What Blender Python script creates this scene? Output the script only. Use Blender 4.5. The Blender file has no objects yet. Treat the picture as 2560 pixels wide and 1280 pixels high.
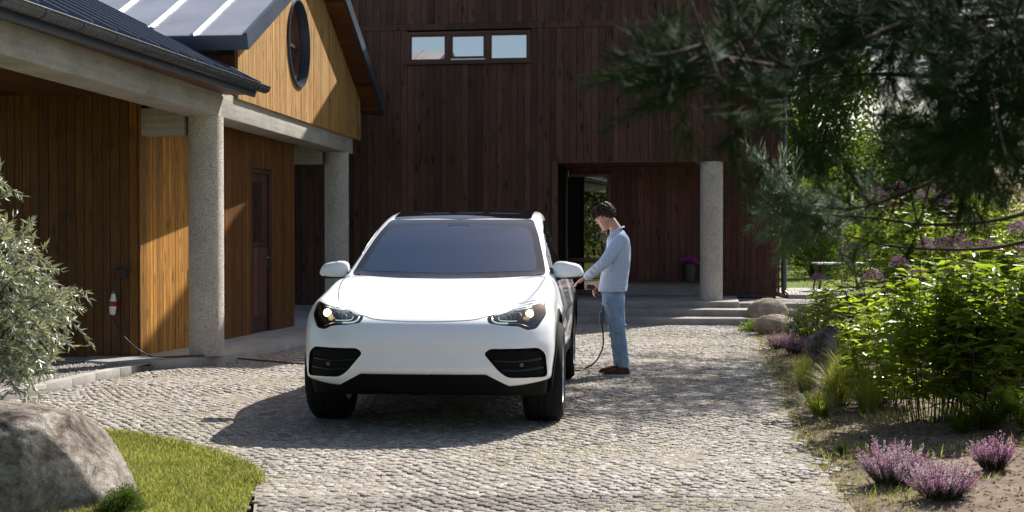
import bpy, bmesh, math, random
import numpy as np
from mathutils import Vector, Matrix, geometry
R = math.radians; PI = math.pi
random.seed(7); rng = np.random.default_rng(7)
S = bpy.context.scene; COL = S.collection

# ---------------------------------------------------------------- camera, sky, sun, exposure
FPX, HCAM, HOR = 3400.0, 1.45, 580.0
PITCH = math.atan((640 - HOR) / FPX)
cam_d = bpy.data.cameras.new('camera'); cam = bpy.data.objects.new('camera', cam_d); COL.objects.link(cam)
cam_d.sensor_width = 36; cam_d.lens = 36 * FPX / 2560; cam_d.clip_start = .1; cam_d.clip_end = 600
cam.location = (0, 0, HCAM); cam.rotation_euler = (PI / 2 - PITCH, 0, 0)
cam_d.dof.use_dof = True; cam_d.dof.focus_distance = 11.8; cam_d.dof.aperture_fstop = 4.2
S.camera = cam
SUN_AZ, SUN_EL = R(52), R(42)          # azimuth measured from +X towards +Y
w = bpy.data.worlds.new('World'); S.world = w; w.use_nodes = True
nt = w.node_tree; nt.nodes.clear()
wo = nt.nodes.new('ShaderNodeOutputWorld'); bg = nt.nodes.new('ShaderNodeBackground'); sky = nt.nodes.new('ShaderNodeTexSky')
sky.sky_type = 'NISHITA'; sky.sun_disc = False; sky.sun_elevation = SUN_EL; sky.sun_rotation = PI / 2 - SUN_AZ
sky.air_density = 1.0; sky.dust_density = 2.0; sky.ozone_density = .6
bg.inputs['Strength'].default_value = .080
nt.links.new(sky.outputs[0], bg.inputs[0]); nt.links.new(bg.outputs[0], wo.inputs[0])
sd = bpy.data.lights.new('sun', 'SUN'); sd.energy = 5.0; sd.angle = R(.55); sd.color = (1, .955, .89)
so = bpy.data.objects.new('sun', sd); COL.objects.link(so)
tosun = Vector((math.cos(SUN_AZ) * math.cos(SUN_EL), math.sin(SUN_AZ) * math.cos(SUN_EL), math.sin(SUN_EL)))
so.rotation_euler = tosun.to_track_quat('Z', 'Y').to_euler(); so.location = (10, 14, 14)
vs = S.view_settings; vs.view_transform = 'Standard'; vs.look = 'None'; vs.exposure = .95; vs.gamma = 1; vs.use_curve_mapping = False
S.cycles.use_denoising = True; S.cycles.max_bounces = 7; S.cycles.transparent_max_bounces = 12
S.cycles.sample_clamp_indirect = 6

# ---------------------------------------------------------------- helpers
def _dir(px, py):
    a = (px - 1280) / FPX; b = (640 - py) / FPX
    return a, math.cos(PITCH) + b * math.sin(PITCH), -math.sin(PITCH) + b * math.cos(PITCH)
def G(px, py, z=0.0):                  # where the line of sight meets the level z
    a, b, c = _dir(px, py); t = (z - HCAM) / c
    return Vector((a * t, b * t, z))
def at(px, py, Y):                     # the point at distance Y
    a, b, c = _dir(px, py); t = Y / b
    return Vector((a * t, Y, HCAM + c * t))

MATS = {}
class NB:
    def __init__(s, name):
        s.m = bpy.data.materials.new(name); s.m.use_nodes = True; s.t = s.m.node_tree; s.n = s.t.nodes
        s.n.clear(); s.out = s.n.new('ShaderNodeOutputMaterial'); s.p = s.n.new('ShaderNodeBsdfPrincipled')
        s.t.links.new(s.p.outputs[0], s.out.inputs[0]); MATS[name] = s.m
    def l(s, a, b): s.t.links.new(a, b); return s
    def add(s, k, **kw):
        n = s.n.new(k)
        for a, v in kw.items(): setattr(n, a, v)
        return n
    def set(s, **kw):
        for k, v in kw.items():
            k = {'color': 'Base Color', 'rough': 'Roughness', 'metal': 'Metallic', 'spec': 'Specular IOR Level', 'coat': 'Coat Weight',
                 'coatr': 'Coat Roughness', 'ior': 'IOR', 'emit': 'Emission Color', 'emits': 'Emission Strength', 'sub': 'Subsurface Weight'}[k]
            if isinstance(v, tuple) and len(v) == 3: v = v + (1,)
            s.p.inputs[k].default_value = v
        return s
    def coord(s, kind='Object', scale=(1, 1, 1), rnd=False):
        tc = s.add('ShaderNodeTexCoord'); mp = s.add('ShaderNodeMapping'); mp.inputs['Scale'].default_value = scale
        s.l(tc.outputs[kind], mp.inputs[0])
        if rnd:
            oi = s.add('ShaderNodeObjectInfo'); cx = s.add('ShaderNodeCombineXYZ'); m1 = s.add('ShaderNodeMath', operation='MULTIPLY'); m1.inputs[1].default_value = 91.7
            s.l(oi.outputs['Random'], m1.inputs[0])
            for i in range(3): s.l(m1.outputs[0], cx.inputs[i])
            s.l(cx.outputs[0], mp.inputs['Location'])
        return mp.outputs[0]
    def noise(s, vec, scale, detail=4, rough=.55, dist=0):
        n = s.add('ShaderNodeTexNoise'); n.inputs['Scale'].default_value = scale; n.inputs['Detail'].default_value = detail
        n.inputs['Roughness'].default_value = rough; n.inputs['Distortion'].default_value = dist; s.l(vec, n.inputs['Vector']); return n.outputs['Fac']
    def vor(s, vec, scale, feature='F1', out='Distance'):
        n = s.add('ShaderNodeTexVoronoi', feature=feature); n.inputs['Scale'].default_value = scale; s.l(vec, n.inputs['Vector']); return n.outputs[out]
    def ramp(s, fac, stops):
        r = s.add('ShaderNodeValToRGB'); e = r.color_ramp.elements
        while len(e) < len(stops): e.new(.5)
        for el, (p, c) in zip(e, stops): el.position = p; el.color = (c + (1,)) if isinstance(c, tuple) else (c, c, c, 1)
        s.l(fac, r.inputs[0]); return r.outputs[0]
    def mix(s, f, a, b, mode='MIX'):
        m = s.add('ShaderNodeMix', data_type='RGBA', blend_type=mode)
        for v, i in ((f, 0), (a, 6), (b, 7)):
            if isinstance(v, (int, float)): m.inputs[i].default_value = v if i == 0 else (v, v, v, 1)
            elif isinstance(v, tuple): m.inputs[i].default_value = v + (1,)
            else: s.l(v, m.inputs[i])
        return m.outputs[2]
    def math(s, op, a, b=0.0):
        m = s.add('ShaderNodeMath', operation=op)
        for v, i in ((a, 0), (b, 1)):
            if isinstance(v, (int, float)): m.inputs[i].default_value = v
            else: s.l(v, m.inputs[i])
        return m.outputs[0]
    def col(s, c): s.l(c, s.p.inputs['Base Color']); return s
    def bump(s, h, st=.3, dist=.01):
        b = s.add('ShaderNodeBump'); b.inputs['Strength'].default_value = st; b.inputs['Distance'].default_value = dist
        s.l(h, b.inputs['Height']); s.l(b.outputs[0], s.p.inputs['Normal']); return s

def wood(name, lo, mid, hi, rough=.6, knots=.5, spec=.3, weather=None, var=1.0):
    b = NB(name); v = b.coord(rnd=True, scale=(1, 1, 1)); vg = b.coord(rnd=True, scale=(26, 26, 1.3)); vk = b.coord(rnd=True, scale=(8, 8, 2.6))
    g = b.noise(vg, 2.2, 5, .65, .6); big = b.noise(v, 1.3, 3)
    c = b.ramp(g, [(.25, lo), (.5, mid), (.78, hi)])
    oi = b.add('ShaderNodeObjectInfo')
    t = b.ramp(oi.outputs['Random'], [(0, 1 - .38 * var), (.35, 1 - .05 * var), (.7, 1 + .02 * var), (1, 1 + .42 * var)])
    c = b.mix(1.0, c, t, 'MULTIPLY'); c = b.mix(.5, c, b.ramp(big, [(.3, .55), (.7, 1.3)]), 'MULTIPLY')
    k = b.vor(vk, 1.0); kr = b.ramp(k, [(.05, 0.0), (.16, .2), (.24, 1.0)])
    c = b.mix(knots, c, kr, 'MULTIPLY')
    if weather:
        wv = b.noise(b.coord(rnd=True, scale=(3, 3, .9)), 1.1, 4, .7)
        c = b.mix(b.ramp(wv, [(.45, 0.0), (.75, .55)]), c, weather)
    b.col(c).set(rough=rough, spec=spec).bump(g, .35, .004); return b.m
wood('wood_dark', (.042, .0185, .0115), (.088, .0415, .0265), (.138, .070, .047), .62, .75, .2, (.096, .056, .042))
wood('wood_dark_porch', (.048, .016, .011), (.092, .034, .023), (.135, .054, .037), .6, .7, .28)
wood('wood_amber', (.060, .020, .0025), (.125, .046, .006), (.21, .086, .013), .5, .5, .35)
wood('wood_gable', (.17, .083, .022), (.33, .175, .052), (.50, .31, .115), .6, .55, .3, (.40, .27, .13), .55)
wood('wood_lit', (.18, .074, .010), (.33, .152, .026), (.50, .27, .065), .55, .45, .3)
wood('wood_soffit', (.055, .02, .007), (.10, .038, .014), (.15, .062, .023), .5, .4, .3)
wood('wood_frame', (.05, .018, .010), (.085, .032, .017), (.12, .05, .026), .45, .1, .4)

def concrete(name, a, c_, scale=1.0, board=False):
    b = NB(name); v = b.coord('Object')
    n = b.noise(v, 2.2 * scale, 6, .7); f = b.noise(v, 38 * scale, 4, .7)
    c = b.ramp(n, [(.3, a), (.7, c_)]); c = b.mix(.55, c, b.ramp(f, [(.3, .72), (.7, 1.2)]), 'MULTIPLY')
    if board:
        wv = b.noise(b.coord('Object', (1.2, 1, 26)), 1.0, 3, .6); c = b.mix(.45, c, b.ramp(wv, [(.35, .7), (.65, 1.2)]), 'MULTIPLY')
    b.col(c).set(rough=.85, spec=.25).bump(f, .5, .006)
concrete('concrete', (.28, .26, .235), (.42, .40, .37)); concrete('concrete_beam', (.27, .25, .215), (.40, .375, .33), 1, True)
concrete('concrete_step', (.22, .20, .18), (.37, .345, .31))
def aggregate():
    b = NB('aggregate'); v = b.coord('Object')
    vo = b.add('ShaderNodeTexVoronoi'); vo.inputs['Scale'].default_value = 115; b.l(v, vo.inputs['Vector'])
    sp = b.add('ShaderNodeSeparateColor'); b.l(vo.outputs['Color'], sp.inputs[0])
    c = b.ramp(sp.outputs[0], [(0, (.24, .19, .15)), (.09, (.32, .265, .22)), (.14, (.50, .445, .385)), (.8, (.58, .525, .46)), (1, (.72, .67, .60))])
    n = b.noise(v, 3, 4, .6); c = b.mix(.6, c, b.ramp(n, [(.3, .72), (.7, 1.15)]), 'MULTIPLY')
    b.col(c).set(rough=.85, spec=.25); b.bump(b.math('ADD', b.ramp(vo.outputs['Distance'], [(0, 1.0), (.7, 0.0)]), b.noise(v, 90, 2)), .8, .008)
aggregate()
def simple(name, c, **kw): return NB(name).set(color=c, **kw).m
def noisy(name, a, c_, scale, bump=.3, dist=.01, rough=.8, kind='Object', detail=5, spec=.3, rnd=False):
    b = NB(name); v = b.coord(kind, rnd=rnd); n = b.noise(v, scale, detail, .65); n2 = b.noise(v, scale * 7, 3, .7)
    c = b.ramp(n, [(.3, a), (.7, c_)]); c = b.mix(.4, c, b.ramp(n2, [(.3, .6), (.7, 1.35)]), 'MULTIPLY')
    b.col(c).set(rough=rough, spec=spec).bump(b.math('ADD', n, b.math('MULTIPLY', n2, .4)), bump, dist); return b.m
def roofmetal(name, c, met=.55, rough=.38):
    b = NB(name); v = b.coord('Object'); n = b.noise(v, 1.7, 4); f = b.noise(v, 30, 3)
    b.col(b.ramp(n, [(.3, tuple(x * .82 for x in c)), (.7, tuple(x * 1.15 for x in c))])).set(metal=met, rough=rough, spec=.5)
    b.bump(b.noise(v, 2.5, 2), .25, .02)
    b.l(b.ramp(f, [(.3, rough - .08), (.7, rough + .1)]), b.p.inputs['Roughness'])
roofmetal('roof_metal', (.31, .32, .355), .35); roofmetal('gutter_metal', (.085, .092, .105), .6, .3)
roofmetal('drip_metal', (.48, .50, .54), .2, .4); roofmetal('fascia_metal', (.05, .065, .095), .3, .4)
simple('black_metal', (.02, .02, .022), rough=.5); simple('pipe_metal', (.075, .09, .105), rough=.45, metal=.3)
simple('steel', (.55, .55, .55), rough=.25, metal=1.0); simple('white_plastic', (.78, .77, .74), rough=.4); simple('red_plastic', (.24, .008, .012), rough=.4)
simple('cable_rubber', (.018, .018, .02), rough=.55); simple('grey_plastic', (.12, .12, .125), rough=.5)
simple('dark_gap', (.008, .007, .006), rough=.9, spec=.1); simple('interior_dark', (.012, .012, .013), rough=.9, spec=.1)
simple('blind_white', (.6, .6, .6), rough=.8); simple('box_yellow', (.62, .55, .18), rough=.7); simple('box_pink', (.6, .38, .42), rough=.7)
def window_glass(name, tint, refl):
    b = NB(name); b.n.remove(b.p); fr = b.add('ShaderNodeLayerWeight'); fr.inputs['Blend'].default_value = .35
    gl = b.add('ShaderNodeBsdfGlossy'); gl.inputs['Roughness'].default_value = .0; gl.inputs['Color'].default_value = (1, .93, .85, 1)
    tr = b.add('ShaderNodeBsdfTransparent'); tr.inputs['Color'].default_value = tint + (1,)
    mx = b.add('ShaderNodeMixShader'); f = b.math('MINIMUM', b.math('ADD', fr.outputs['Fresnel'], refl), .95)
    b.l(f, mx.inputs[0]); b.l(tr.outputs[0], mx.inputs[1]); b.l(gl.outputs[0], mx.inputs[2]); b.l(mx.outputs[0], b.out.inputs[0])
window_glass('window_glass', (.55, .6, .6), .58); window_glass('door_glass', (.35, .4, .38), .20); window_glass('lens_glass', (.9, .93, .93), .03)
def leafmat(name, a, c_, trans=.35, rough=.5, spec=.3, hue=None):
    b = NB(name); ge = b.add('ShaderNodeNewGeometry'); c = b.ramp(ge.outputs['Random Per Island'], [(0, a), (.75, c_), (1, hue or c_)])
    n = b.noise(b.coord('Object'), 1.3, 2); c = b.mix(.5, c, b.ramp(n, [(.3, .7), (.7, 1.3)]), 'MULTIPLY')
    b.col(c).set(rough=rough, spec=spec)
    tl = b.add('ShaderNodeBsdfTranslucent'); mx = b.add('ShaderNodeMixShader'); mx.inputs[0].default_value = trans
    b.l(b.mix(1.0, c, (1.2, 1.1, 1.2) if name.startswith('flower') else (1.7, 1.6, .7), 'MULTIPLY'), tl.inputs[0]); b.l(b.p.outputs[0], mx.inputs[1]); b.l(tl.outputs[0], mx.inputs[2]); b.l(mx.outputs[0], b.out.inputs[0])
leafmat('leaf_pine', (.010, .034, .009), (.025, .072, .018), .25, .6, .08, (.09, .085, .012))
leafmat('leaf_pine_far', (.008, .022, .008), (.02, .05, .014), .15, .7, .08, (.045, .04, .014))
leafmat('leaf_pine_sunlit', (.05, .105, .045), (.11, .18, .08), .35, .4, .4, (.17, .22, .09))  # paler pine needles, the sunlight on the shoots put into their colour
leafmat('leaf_tree', (.03, .055, .012), (.07, .115, .022), .4)
leafmat('leaf_bright', (.07, .13, .018), (.13, .20, .03), .5)
leafmat('leaf_perennial', (.095, .150, .018), (.18, .25, .034), .6, .36, .5, (.27, .31, .06))
leafmat('leaf_silver', (.22, .245, .185), (.40, .425, .35), .15, .3, .7, (.52, .54, .47))
leafmat('leaf_grass', (.14, .17, .045), (.29, .315, .11), .32, .7, .1, (.52, .47, .30))
leafmat('leaf_ornamental', (.15, .19, .04), (.28, .31, .08), .45, .5, .3, (.30, .27, .09))
leafmat('leaf_heather', (.05, .075, .03), (.09, .12, .05), .25)
leafmat('flower_pink', (.40, .19, .29), (.60, .37, .48), .3, .7, .2, (.58, .34, .47))
leafmat('flower_white', (.50, .48, .46), (.72, .69, .66), .3, .7, .2)
leafmat('flower_mauve', (.17, .085, .14), (.30, .17, .26), .3, .8, .1, (.42, .28, .38))
leafmat('flower_magenta', (.36, .05, .30), (.55, .12, .45), .25)
leafmat('leaf_litter', (.10, .065, .04), (.24, .17, .10), .1, .8, .1, (.38, .30, .19))
noisy('bark', (.022, .014, .010), (.06, .036, .022), 9, .8, .03, .9); simple('wood_door', (.13, .05, .022), rough=.45); noisy('stem', (.05, .035, .02), (.09, .07, .03), 12, .2)
noisy('bark_grey', (.05, .04, .032), (.10, .085, .07), 9, .6, .02, .9)

def link(name, me, parent=None, m=None, loc=None, rotz=0.0):
    o = bpy.data.objects.new(name, me); COL.objects.link(o)
    if m is not None and me is not None and len(me.materials) == 0:
        for x in (m if isinstance(m, (list, tuple)) else [m]): me.materials.append(MATS[x])
    if parent is not None: o.parent = parent
    if loc is not None: o.location = loc
    if rotz: o.rotation_euler = (0, 0, rotz)
    return o
def tag(o, label=None, cat=None, group=None, kind=None):
    if label: o['label'] = label
    if cat: o['category'] = cat
    if group: o['group'] = group
    if kind: o['kind'] = kind
    return o
def thing(name, label, cat, loc=(0, 0, 0), rotz=0.0, group=None):
    o = bpy.data.objects.new(name, None); COL.objects.link(o); o.location = loc; o.rotation_euler = (0, 0, rotz); o.empty_display_size = .1
    return tag(o, label, cat, group)
def mesh_np(name, V, F, smooth=False, mi=None):       # V (n,3), F (m,k)
    me = bpy.data.meshes.new(name); V = np.asarray(V, dtype=np.float32); F = np.asarray(F, dtype=np.int32); k = F.shape[1]
    me.vertices.add(len(V)); me.vertices.foreach_set('co', V.ravel())
    me.loops.add(F.size); me.loops.foreach_set('vertex_index', F.ravel()); me.polygons.add(len(F))
    me.polygons.foreach_set('loop_start', np.arange(0, F.size, k, dtype=np.int32))
    if mi is not None: me.polygons.foreach_set('material_index', np.asarray(mi, dtype=np.int32))
    me.update(calc_edges=True); me.validate()
    if smooth: me.polygons.foreach_set('use_smooth', np.ones(len(me.polygons), dtype=bool))
    return me
class MB:
    def __init__(s): s.v = []; s.f = []; s.m = []; s.cur = 0
    def mat(s, i): s.cur = i; return s
    def raw(s, V, F):
        b = len(s.v); s.v += [tuple(x) for x in V]; s.f += [tuple(b + i for i in f) for f in F]; s.m += [s.cur] * len(F); return s
    def box(s, x0, x1, y0, y1, z0, z1, M=None):
        V = [(x, y, z) for z in (z0, z1) for y in (y0, y1) for x in (x0, x1)]
        if M is not None: V = [M @ Vector(v) for v in V]
        return s.raw(V, [(0, 2, 3, 1), (4, 5, 7, 6), (0, 1, 5, 4), (2, 6, 7, 3), (0, 4, 6, 2), (1, 3, 7, 5)])
    def bar(s, a, b, w_, h, up=(0, 0, 1)):
        a = Vector(a); b = Vector(b); d = (b - a); L = d.length; d.normalize(); u = Vector(up); r = d.cross(u).normalized(); u = r.cross(d)
        M = Matrix(((r.x, d.x, u.x, a.x), (r.y, d.y, u.y, a.y), (r.z, d.z, u.z, a.z), (0, 0, 0, 1)))
        return s.box(-w_ / 2, w_ / 2, 0, L, -h / 2, h / 2, M)
    def tube(s, pts, rad, n=8, cap=True, el=1.0):
        pts = [Vector(p) for p in pts]
        if not hasattr(rad, '__len__'): rad = [rad] * len(pts)
        V = []; F = []; prev = None
        for i, p in enumerate(pts):
            d = (pts[min(i + 1, len(pts) - 1)] - pts[max(i - 1, 0)]); d = d.normalized() if d.length > 1e-9 else Vector((0, 0, 1))
            if prev is None: r = d.orthogonal().normalized()
            else: r = (prev - d * prev.dot(d)).normalized()
            prev = r; u = d.cross(r)
            for k in range(n):
                a = 2 * PI * k / n; V.append(p + (r * math.cos(a) + u * math.sin(a) * el) * rad[i])
        for i in range(len(pts) - 1):
            for k in range(n): F.append((i * n + k, i * n + (k + 1) % n, (i + 1) * n + (k + 1) % n, (i + 1) * n + k))
        if cap: F.append(tuple(range(n - 1, -1, -1))); F.append(tuple((len(pts) - 1) * n + k for k in range(n)))
        return s.raw(V, F)
    def lathe(s, prof, n=24, M=None):      # (r,z) profile about z
        V = []; F = []
        for r, z in prof:
            for k in range(n): V.append(Vector((r * math.cos(2 * PI * k / n), r * math.sin(2 * PI * k / n), z)))
        for i in range(len(prof) - 1):
            for k in range(n): F.append((i * n + k, i * n + (k + 1) % n, (i + 1) * n + (k + 1) % n, (i + 1) * n + k))
        if M is not None: V = [M @ v for v in V]
        return s.raw(V, F)
    def prism(s, poly, z0, z1):            # ccw polygon of (x,y)
        n = len(poly); V = [(x, y, z0) for x, y in poly] + [(x, y, z1) for x, y in poly]
        F = [tuple(range(n - 1, -1, -1)), tuple(range(n, 2 * n))] + [(i, (i + 1) % n, n + (i + 1) % n, n + i) for i in range(n)]
        return s.raw(V, F)
    def mesh(s, name, smooth=False, bevel=0.0, segs=2):
        me = bpy.data.meshes.new(name); me.from_pydata(s.v, [], s.f); me.polygons.foreach_set('material_index', s.m)
        if bevel or smooth == 'auto':
            bm = bmesh.new(); bm.from_mesh(me)
            if bevel: bmesh.ops.bevel(bm, geom=[e for e in bm.edges if e.calc_face_angle(0) > .5], offset=bevel, segments=segs, profile=.6, affect='EDGES')
            if smooth == 'auto':
                for e in bm.edges: e.smooth = e.calc_face_angle(0) < R(38)
                for f in bm.faces: f.smooth = True
            bm.to_mesh(me); bm.free()
        if smooth is True: me.polygons.foreach_set('use_smooth', np.ones(len(me.polygons), dtype=bool))
        me.update(); return me
    def obj(s, name, m, parent=None, smooth=False, bevel=0.0, loc=None, rotz=0.0, segs=2):
        return link(name, s.mesh(name, smooth, bevel, segs), parent, m, loc, rotz)
def smoothpath(pts, n=8):
    P = [Vector(p) for p in pts]; Q = [P[0] * 2 - P[1]] + P + [P[-1] * 2 - P[-2]]; out = []
    for i in range(1, len(Q) - 2):
        for k in range(n):
            t = k / n; a, b, c, d = Q[i - 1:i + 3]
            out.append(.5 * ((2 * b) + (c - a) * t + (2 * a - 5 * b + 4 * c - d) * t * t + (3 * b - a - 3 * c + d) * t ** 3))
    return out + [P[-1]]
def inpoly(P, poly):
    x, y = P[:, 0], P[:, 1]; r = np.zeros(len(P), bool); n = len(poly)
    for i in range(n):
        x1, y1 = poly[i][:2]; x2, y2 = poly[(i + 1) % n][:2]
        c = ((y1 > y) != (y2 > y)) & (x < (x2 - x1) * (y - y1) / (y2 - y1 + 1e-12) + x1); r ^= c
    return r
def norm(a): return a / (np.linalg.norm(a, axis=-1, keepdims=True) + 1e-9)
def leaves(name, P, D, L, W, fold=.25, N=None):        # diamond leaves folded along the midrib
    P = np.asarray(P, float); n = len(P); D = norm(np.asarray(D, float)); L = np.broadcast_to(L, n)[:, None]; W = np.broadcast_to(W, n)[:, None]
    if N is None: N = rng.normal(size=(n, 3)) * .45 + np.array([0, 0, 1.0])
    Sd = norm(np.cross(D, N)); N = norm(np.cross(Sd, D))
    V = np.stack([P, P + D * L * .42 + Sd * W * .5 + N * W * fold, P + D * L - N * L * .12, P + D * L * .42 - Sd * W * .5 + N * W * fold], 1).reshape(-1, 3)
    i = np.arange(n)[:, None] * 4
    F = np.concatenate([i + [0, 1, 2], i + [0, 2, 3]], 0)
    return mesh_np(name, V, F)
def needles(name, P, D, L, W):                          # slender three-sided needles
    P = np.asarray(P, float); n = len(P); D = norm(np.asarray(D, float)); L = np.broadcast_to(L, n)[:, None]; W = np.broadcast_to(W, n)[:, None]
    a = norm(np.cross(D, rng.normal(size=(n, 3)))); b = np.cross(D, a)
    V = np.stack([P + a * W * .5, P - a * W * .25 + b * W * .43, P - a * W * .25 - b * W * .43, P + D * L], 1).reshape(-1, 3)
    i = np.arange(n)[:, None] * 4
    return mesh_np(name, V, np.concatenate([i + [0, 1, 3], i + [1, 2, 3], i + [2, 0, 3]], 0))
def rock(name, loc, size, seed, sub=5, mat='rock', label='', group=None, rot=0.0, amp=.16, cut=()):
    bm = bmesh.new(); bmesh.ops.create_icosphere(bm, subdivisions=sub, radius=1)
    from mathutils import noise as mn
    o = Vector((seed * 13.1, seed * 7.7, seed * 3.3))
    for v in bm.verts:
        p = v.co.copy(); d = 1 + amp * mn.noise(p * 1.1 + o) * 1.6 + amp * .5 * mn.noise(p * 2.6 + o) + amp * .26 * mn.noise(p * 7 + o) + amp * .13 * mn.noise(p * 17 + o) + amp * .06 * mn.noise(p * 43 + o)
        q = p * d
        for n_, k in cut:
            n_ = Vector(n_).normalized(); e = q.dot(n_) - k
            if e > 0: q -= n_ * e * .85
        v.co = Vector((q.x * size[0], q.y * size[1], q.z * size[2]))
    me = bpy.data.meshes.new(name); bm.to_mesh(me); bm.free(); me.polygons.foreach_set('use_smooth', np.ones(len(me.polygons), dtype=bool))
    ob = link(name, me, None, mat, loc, rot); return tag(ob, label, 'boulder', group)
# ---------------------------------------------------------------- ground
noisy('soil', (.07, .048, .031), (.19, .14, .095), 3.0, .9, .03, .95)
def ground_mats():
    b = NB('paving_sand'); v = b.coord('Object'); n = b.noise(v, 1.1, 5, .7); f = b.noise(v, 60, 4, .7)
    c = b.ramp(n, [(.3, (.22, .185, .145)), (.6, (.32, .28, .225)), (.78, (.17, .18, .08))])
    b.col(b.mix(.6, c, b.ramp(f, [(.3, .55), (.7, 1.3)]), 'MULTIPLY')).set(rough=.95, spec=.1).bump(f, .7, .01)
    b = NB('sett_stone'); ge = b.add('ShaderNodeNewGeometry'); oi = b.add('ShaderNodeObjectInfo'); v = b.coord('Object')
    r = b.math('FRACT', b.math('ADD', ge.outputs['Random Per Island'], oi.outputs['Random']))
    c = b.ramp(r, [(0, (.24, .205, .18)), (.3, (.31, .28, .25)), (.7, (.36, .33, .30)), (.92, (.48, .45, .42)), (1, (.30, .24, .20))])
    f = b.noise(v, 45, 5, .75); c = b.mix(.7, c, b.ramp(f, [(.3, .55), (.7, 1.35)]), 'MULTIPLY')
    st = b.noise(b.coord('Object'), .55, 4, .6); c = b.mix(b.ramp(st, [(.45, 0.0), (.75, .45)]), c, (.24, .21, .16))
    sp = b.noise(v, 95, 3, .8); c = b.mix(b.ramp(sp, [(.56, 0.0), (.66, .75)]), c, (.16, .115, .07)); sp2 = b.noise(v, 70, 2, .7); c = b.mix(b.ramp(sp2, [(.60, 0.0), (.68, .7)]), c, (.62, .60, .57))
    b.col(c).set(rough=.8, spec=.3).bump(f, 1.0, .010)
    b = NB('lawn_ground'); v = b.coord('Object'); n = b.noise(v, .8, 5, .7); f = b.noise(v, 30, 4)
    c = b.ramp(n, [(.3, (.07, .10, .022)), (.7, (.15, .19, .045))]); b.col(b.mix(.6, c, b.ramp(f, [(.3, .5), (.7, 1.4)]), 'MULTIPLY')).set(rough=.95, spec=.1).bump(f, .8, .03)
    b = NB('rock'); v = b.coord('Object'); n = b.noise(v, 4.5, 8, .78, .5); f = b.noise(v, 26, 6, .75)
    c = b.ramp(n, [(.38, (.06, .05, .042)), (.47, (.20, .165, .14)), (.53, (.30, .26, .225)), (.62, (.44, .39, .35))])
    c = b.mix(.65, c, b.ramp(f, [(.3, .5), (.68, 1.4)]), 'MULTIPLY')
    ly = b.vor(b.coord('Object', (1, 1, 1)), 9); c = b.mix(b.ramp(b.noise(v, 5, 3), [(.6, 0.0), (.75, .5)]), c, (.07, .065, .045))
    b.col(c).set(rough=.9, spec=.2).bump(b.math('ADD', n, b.math('MULTIPLY', f, .5)), 1.0, .05)
    b = NB('rock_warm'); v = b.coord('Object'); n = b.noise(v, 5, 7, .75); f = b.noise(v, 24, 5, .75)
    c = b.ramp(n, [(.36, (.27, .20, .14)), (.62, (.52, .42, .32))]); b.col(b.mix(.5, c, b.ramp(f, [(.3, .55), (.7, 1.3)]), 'MULTIPLY')).set(rough=.9).bump(f, .7, .03)
ground_mats()
def sheet(name, poly, z, mat, kind='structure', label=None):
    me = bpy.data.meshes.new(name); me.from_pydata([(p[0], p[1], z) for p in poly], [], [tuple(range(len(poly)))]); me.update()
    if me.polygons[0].normal.z < 0: me.flip_normals()
    return tag(link(name, me, None, mat), label, None, None, kind)
gm = MB().raw([(-300, -120, -.06), (300, -120, -.06), (300, 400, -.06), (-300, 400, -.06)], [(0, 1, 2, 3)]).obj('ground', 'lawn_ground'); tag(gm, kind='structure')
left_edge = [G(0, 1006), G(120, 983), G(240, 955), G(360, 931), G(480, 906), G(565, 895), G(769, 862)]
right_edge = [G(1880, 818), G(1900, 850), G(1915, 900), G(1945, 960), G(1965, 1010), G(1985, 1080), G(2060, 1180), G(2140, 1280), Vector((2.3, 4, 0))]
lawn_edge = [G(640, 1210), G(612, 1172), G(540, 1140), G(430, 1110), G(310, 1088), G(150, 1075), G(0, 1068)]
def xy(L): return [(p[0], p[1]) for p in L]
drive_poly = [(-.8, 4), (-1.2, 6.2)] + xy(lawn_edge) + [(-4.6, 9.2), (-4.6, 11.2)] + xy(left_edge) + [(-2.1, 23.2), (-.5, 23.0), (3.3, 22.4)] + xy(right_edge)
driveway = sheet('driveway', drive_poly, -.0018, 'paving_sand')
# soil of the planted bed: a gently uneven sheet
def relief(name, x0, x1, y0, y1, step, zf, mat, keep=None, kind='structure'):
    xs = np.arange(x0, x1 + 1e-6, step); ys = np.arange(y0, y1 + 1e-6, step); X, Y = np.meshgrid(xs, ys); Z = zf(X, Y)
    V = np.stack([X, Y, Z], -1).reshape(-1, 3); nx = len(xs); i, j = np.meshgrid(np.arange(nx - 1), np.arange(len(ys) - 1)); a = (j * nx + i).ravel()
    F = np.stack([a, a + 1, a + nx + 1, a + nx], 1)
    if keep is not None:
        c = V[F].mean(1); F = F[keep(c)]
    me = mesh_np(name, V, F, True); me.materials.append(MATS[mat]); return tag(link(name, me), kind=kind)
def fbm(X, Y, s, seed=0):
    r = np.random.default_rng(seed); z = 0
    for k in range(7):
        a = r.uniform(0, 2 * PI); f = s * 1.7 ** (k * .7); z = z + np.sin((X * math.cos(a) + Y * math.sin(a)) * f + r.uniform(0, 6)) * np.sin((X * math.sin(a + 1) - Y * math.cos(a + 1)) * f * 1.1 + r.uniform(0, 6)) / 1.4 ** k
    return z
re_y = np.array([p[1] for p in right_edge]); re_x = np.array([p[0] for p in right_edge]); o_ = np.argsort(re_y)
def edge_x(Y): return np.interp(Y, re_y[o_], re_x[o_])
def bed_z(X, Y):
    d = X - edge_x(Y)
    return np.where(d > 0, np.clip(d * .09, 0, .10), d * .5) - .004 + fbm(X, Y, 3.2, 3) * .008 * np.clip(d * 3 + .5, 0, 1)
bed = relief('flower_bed_soil', 1.4, 9.5, 3.5, 21.2, .07, bed_z, 'soil', lambda c: c[:, 0] > edge_x(c[:, 1]) - .12)
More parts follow.
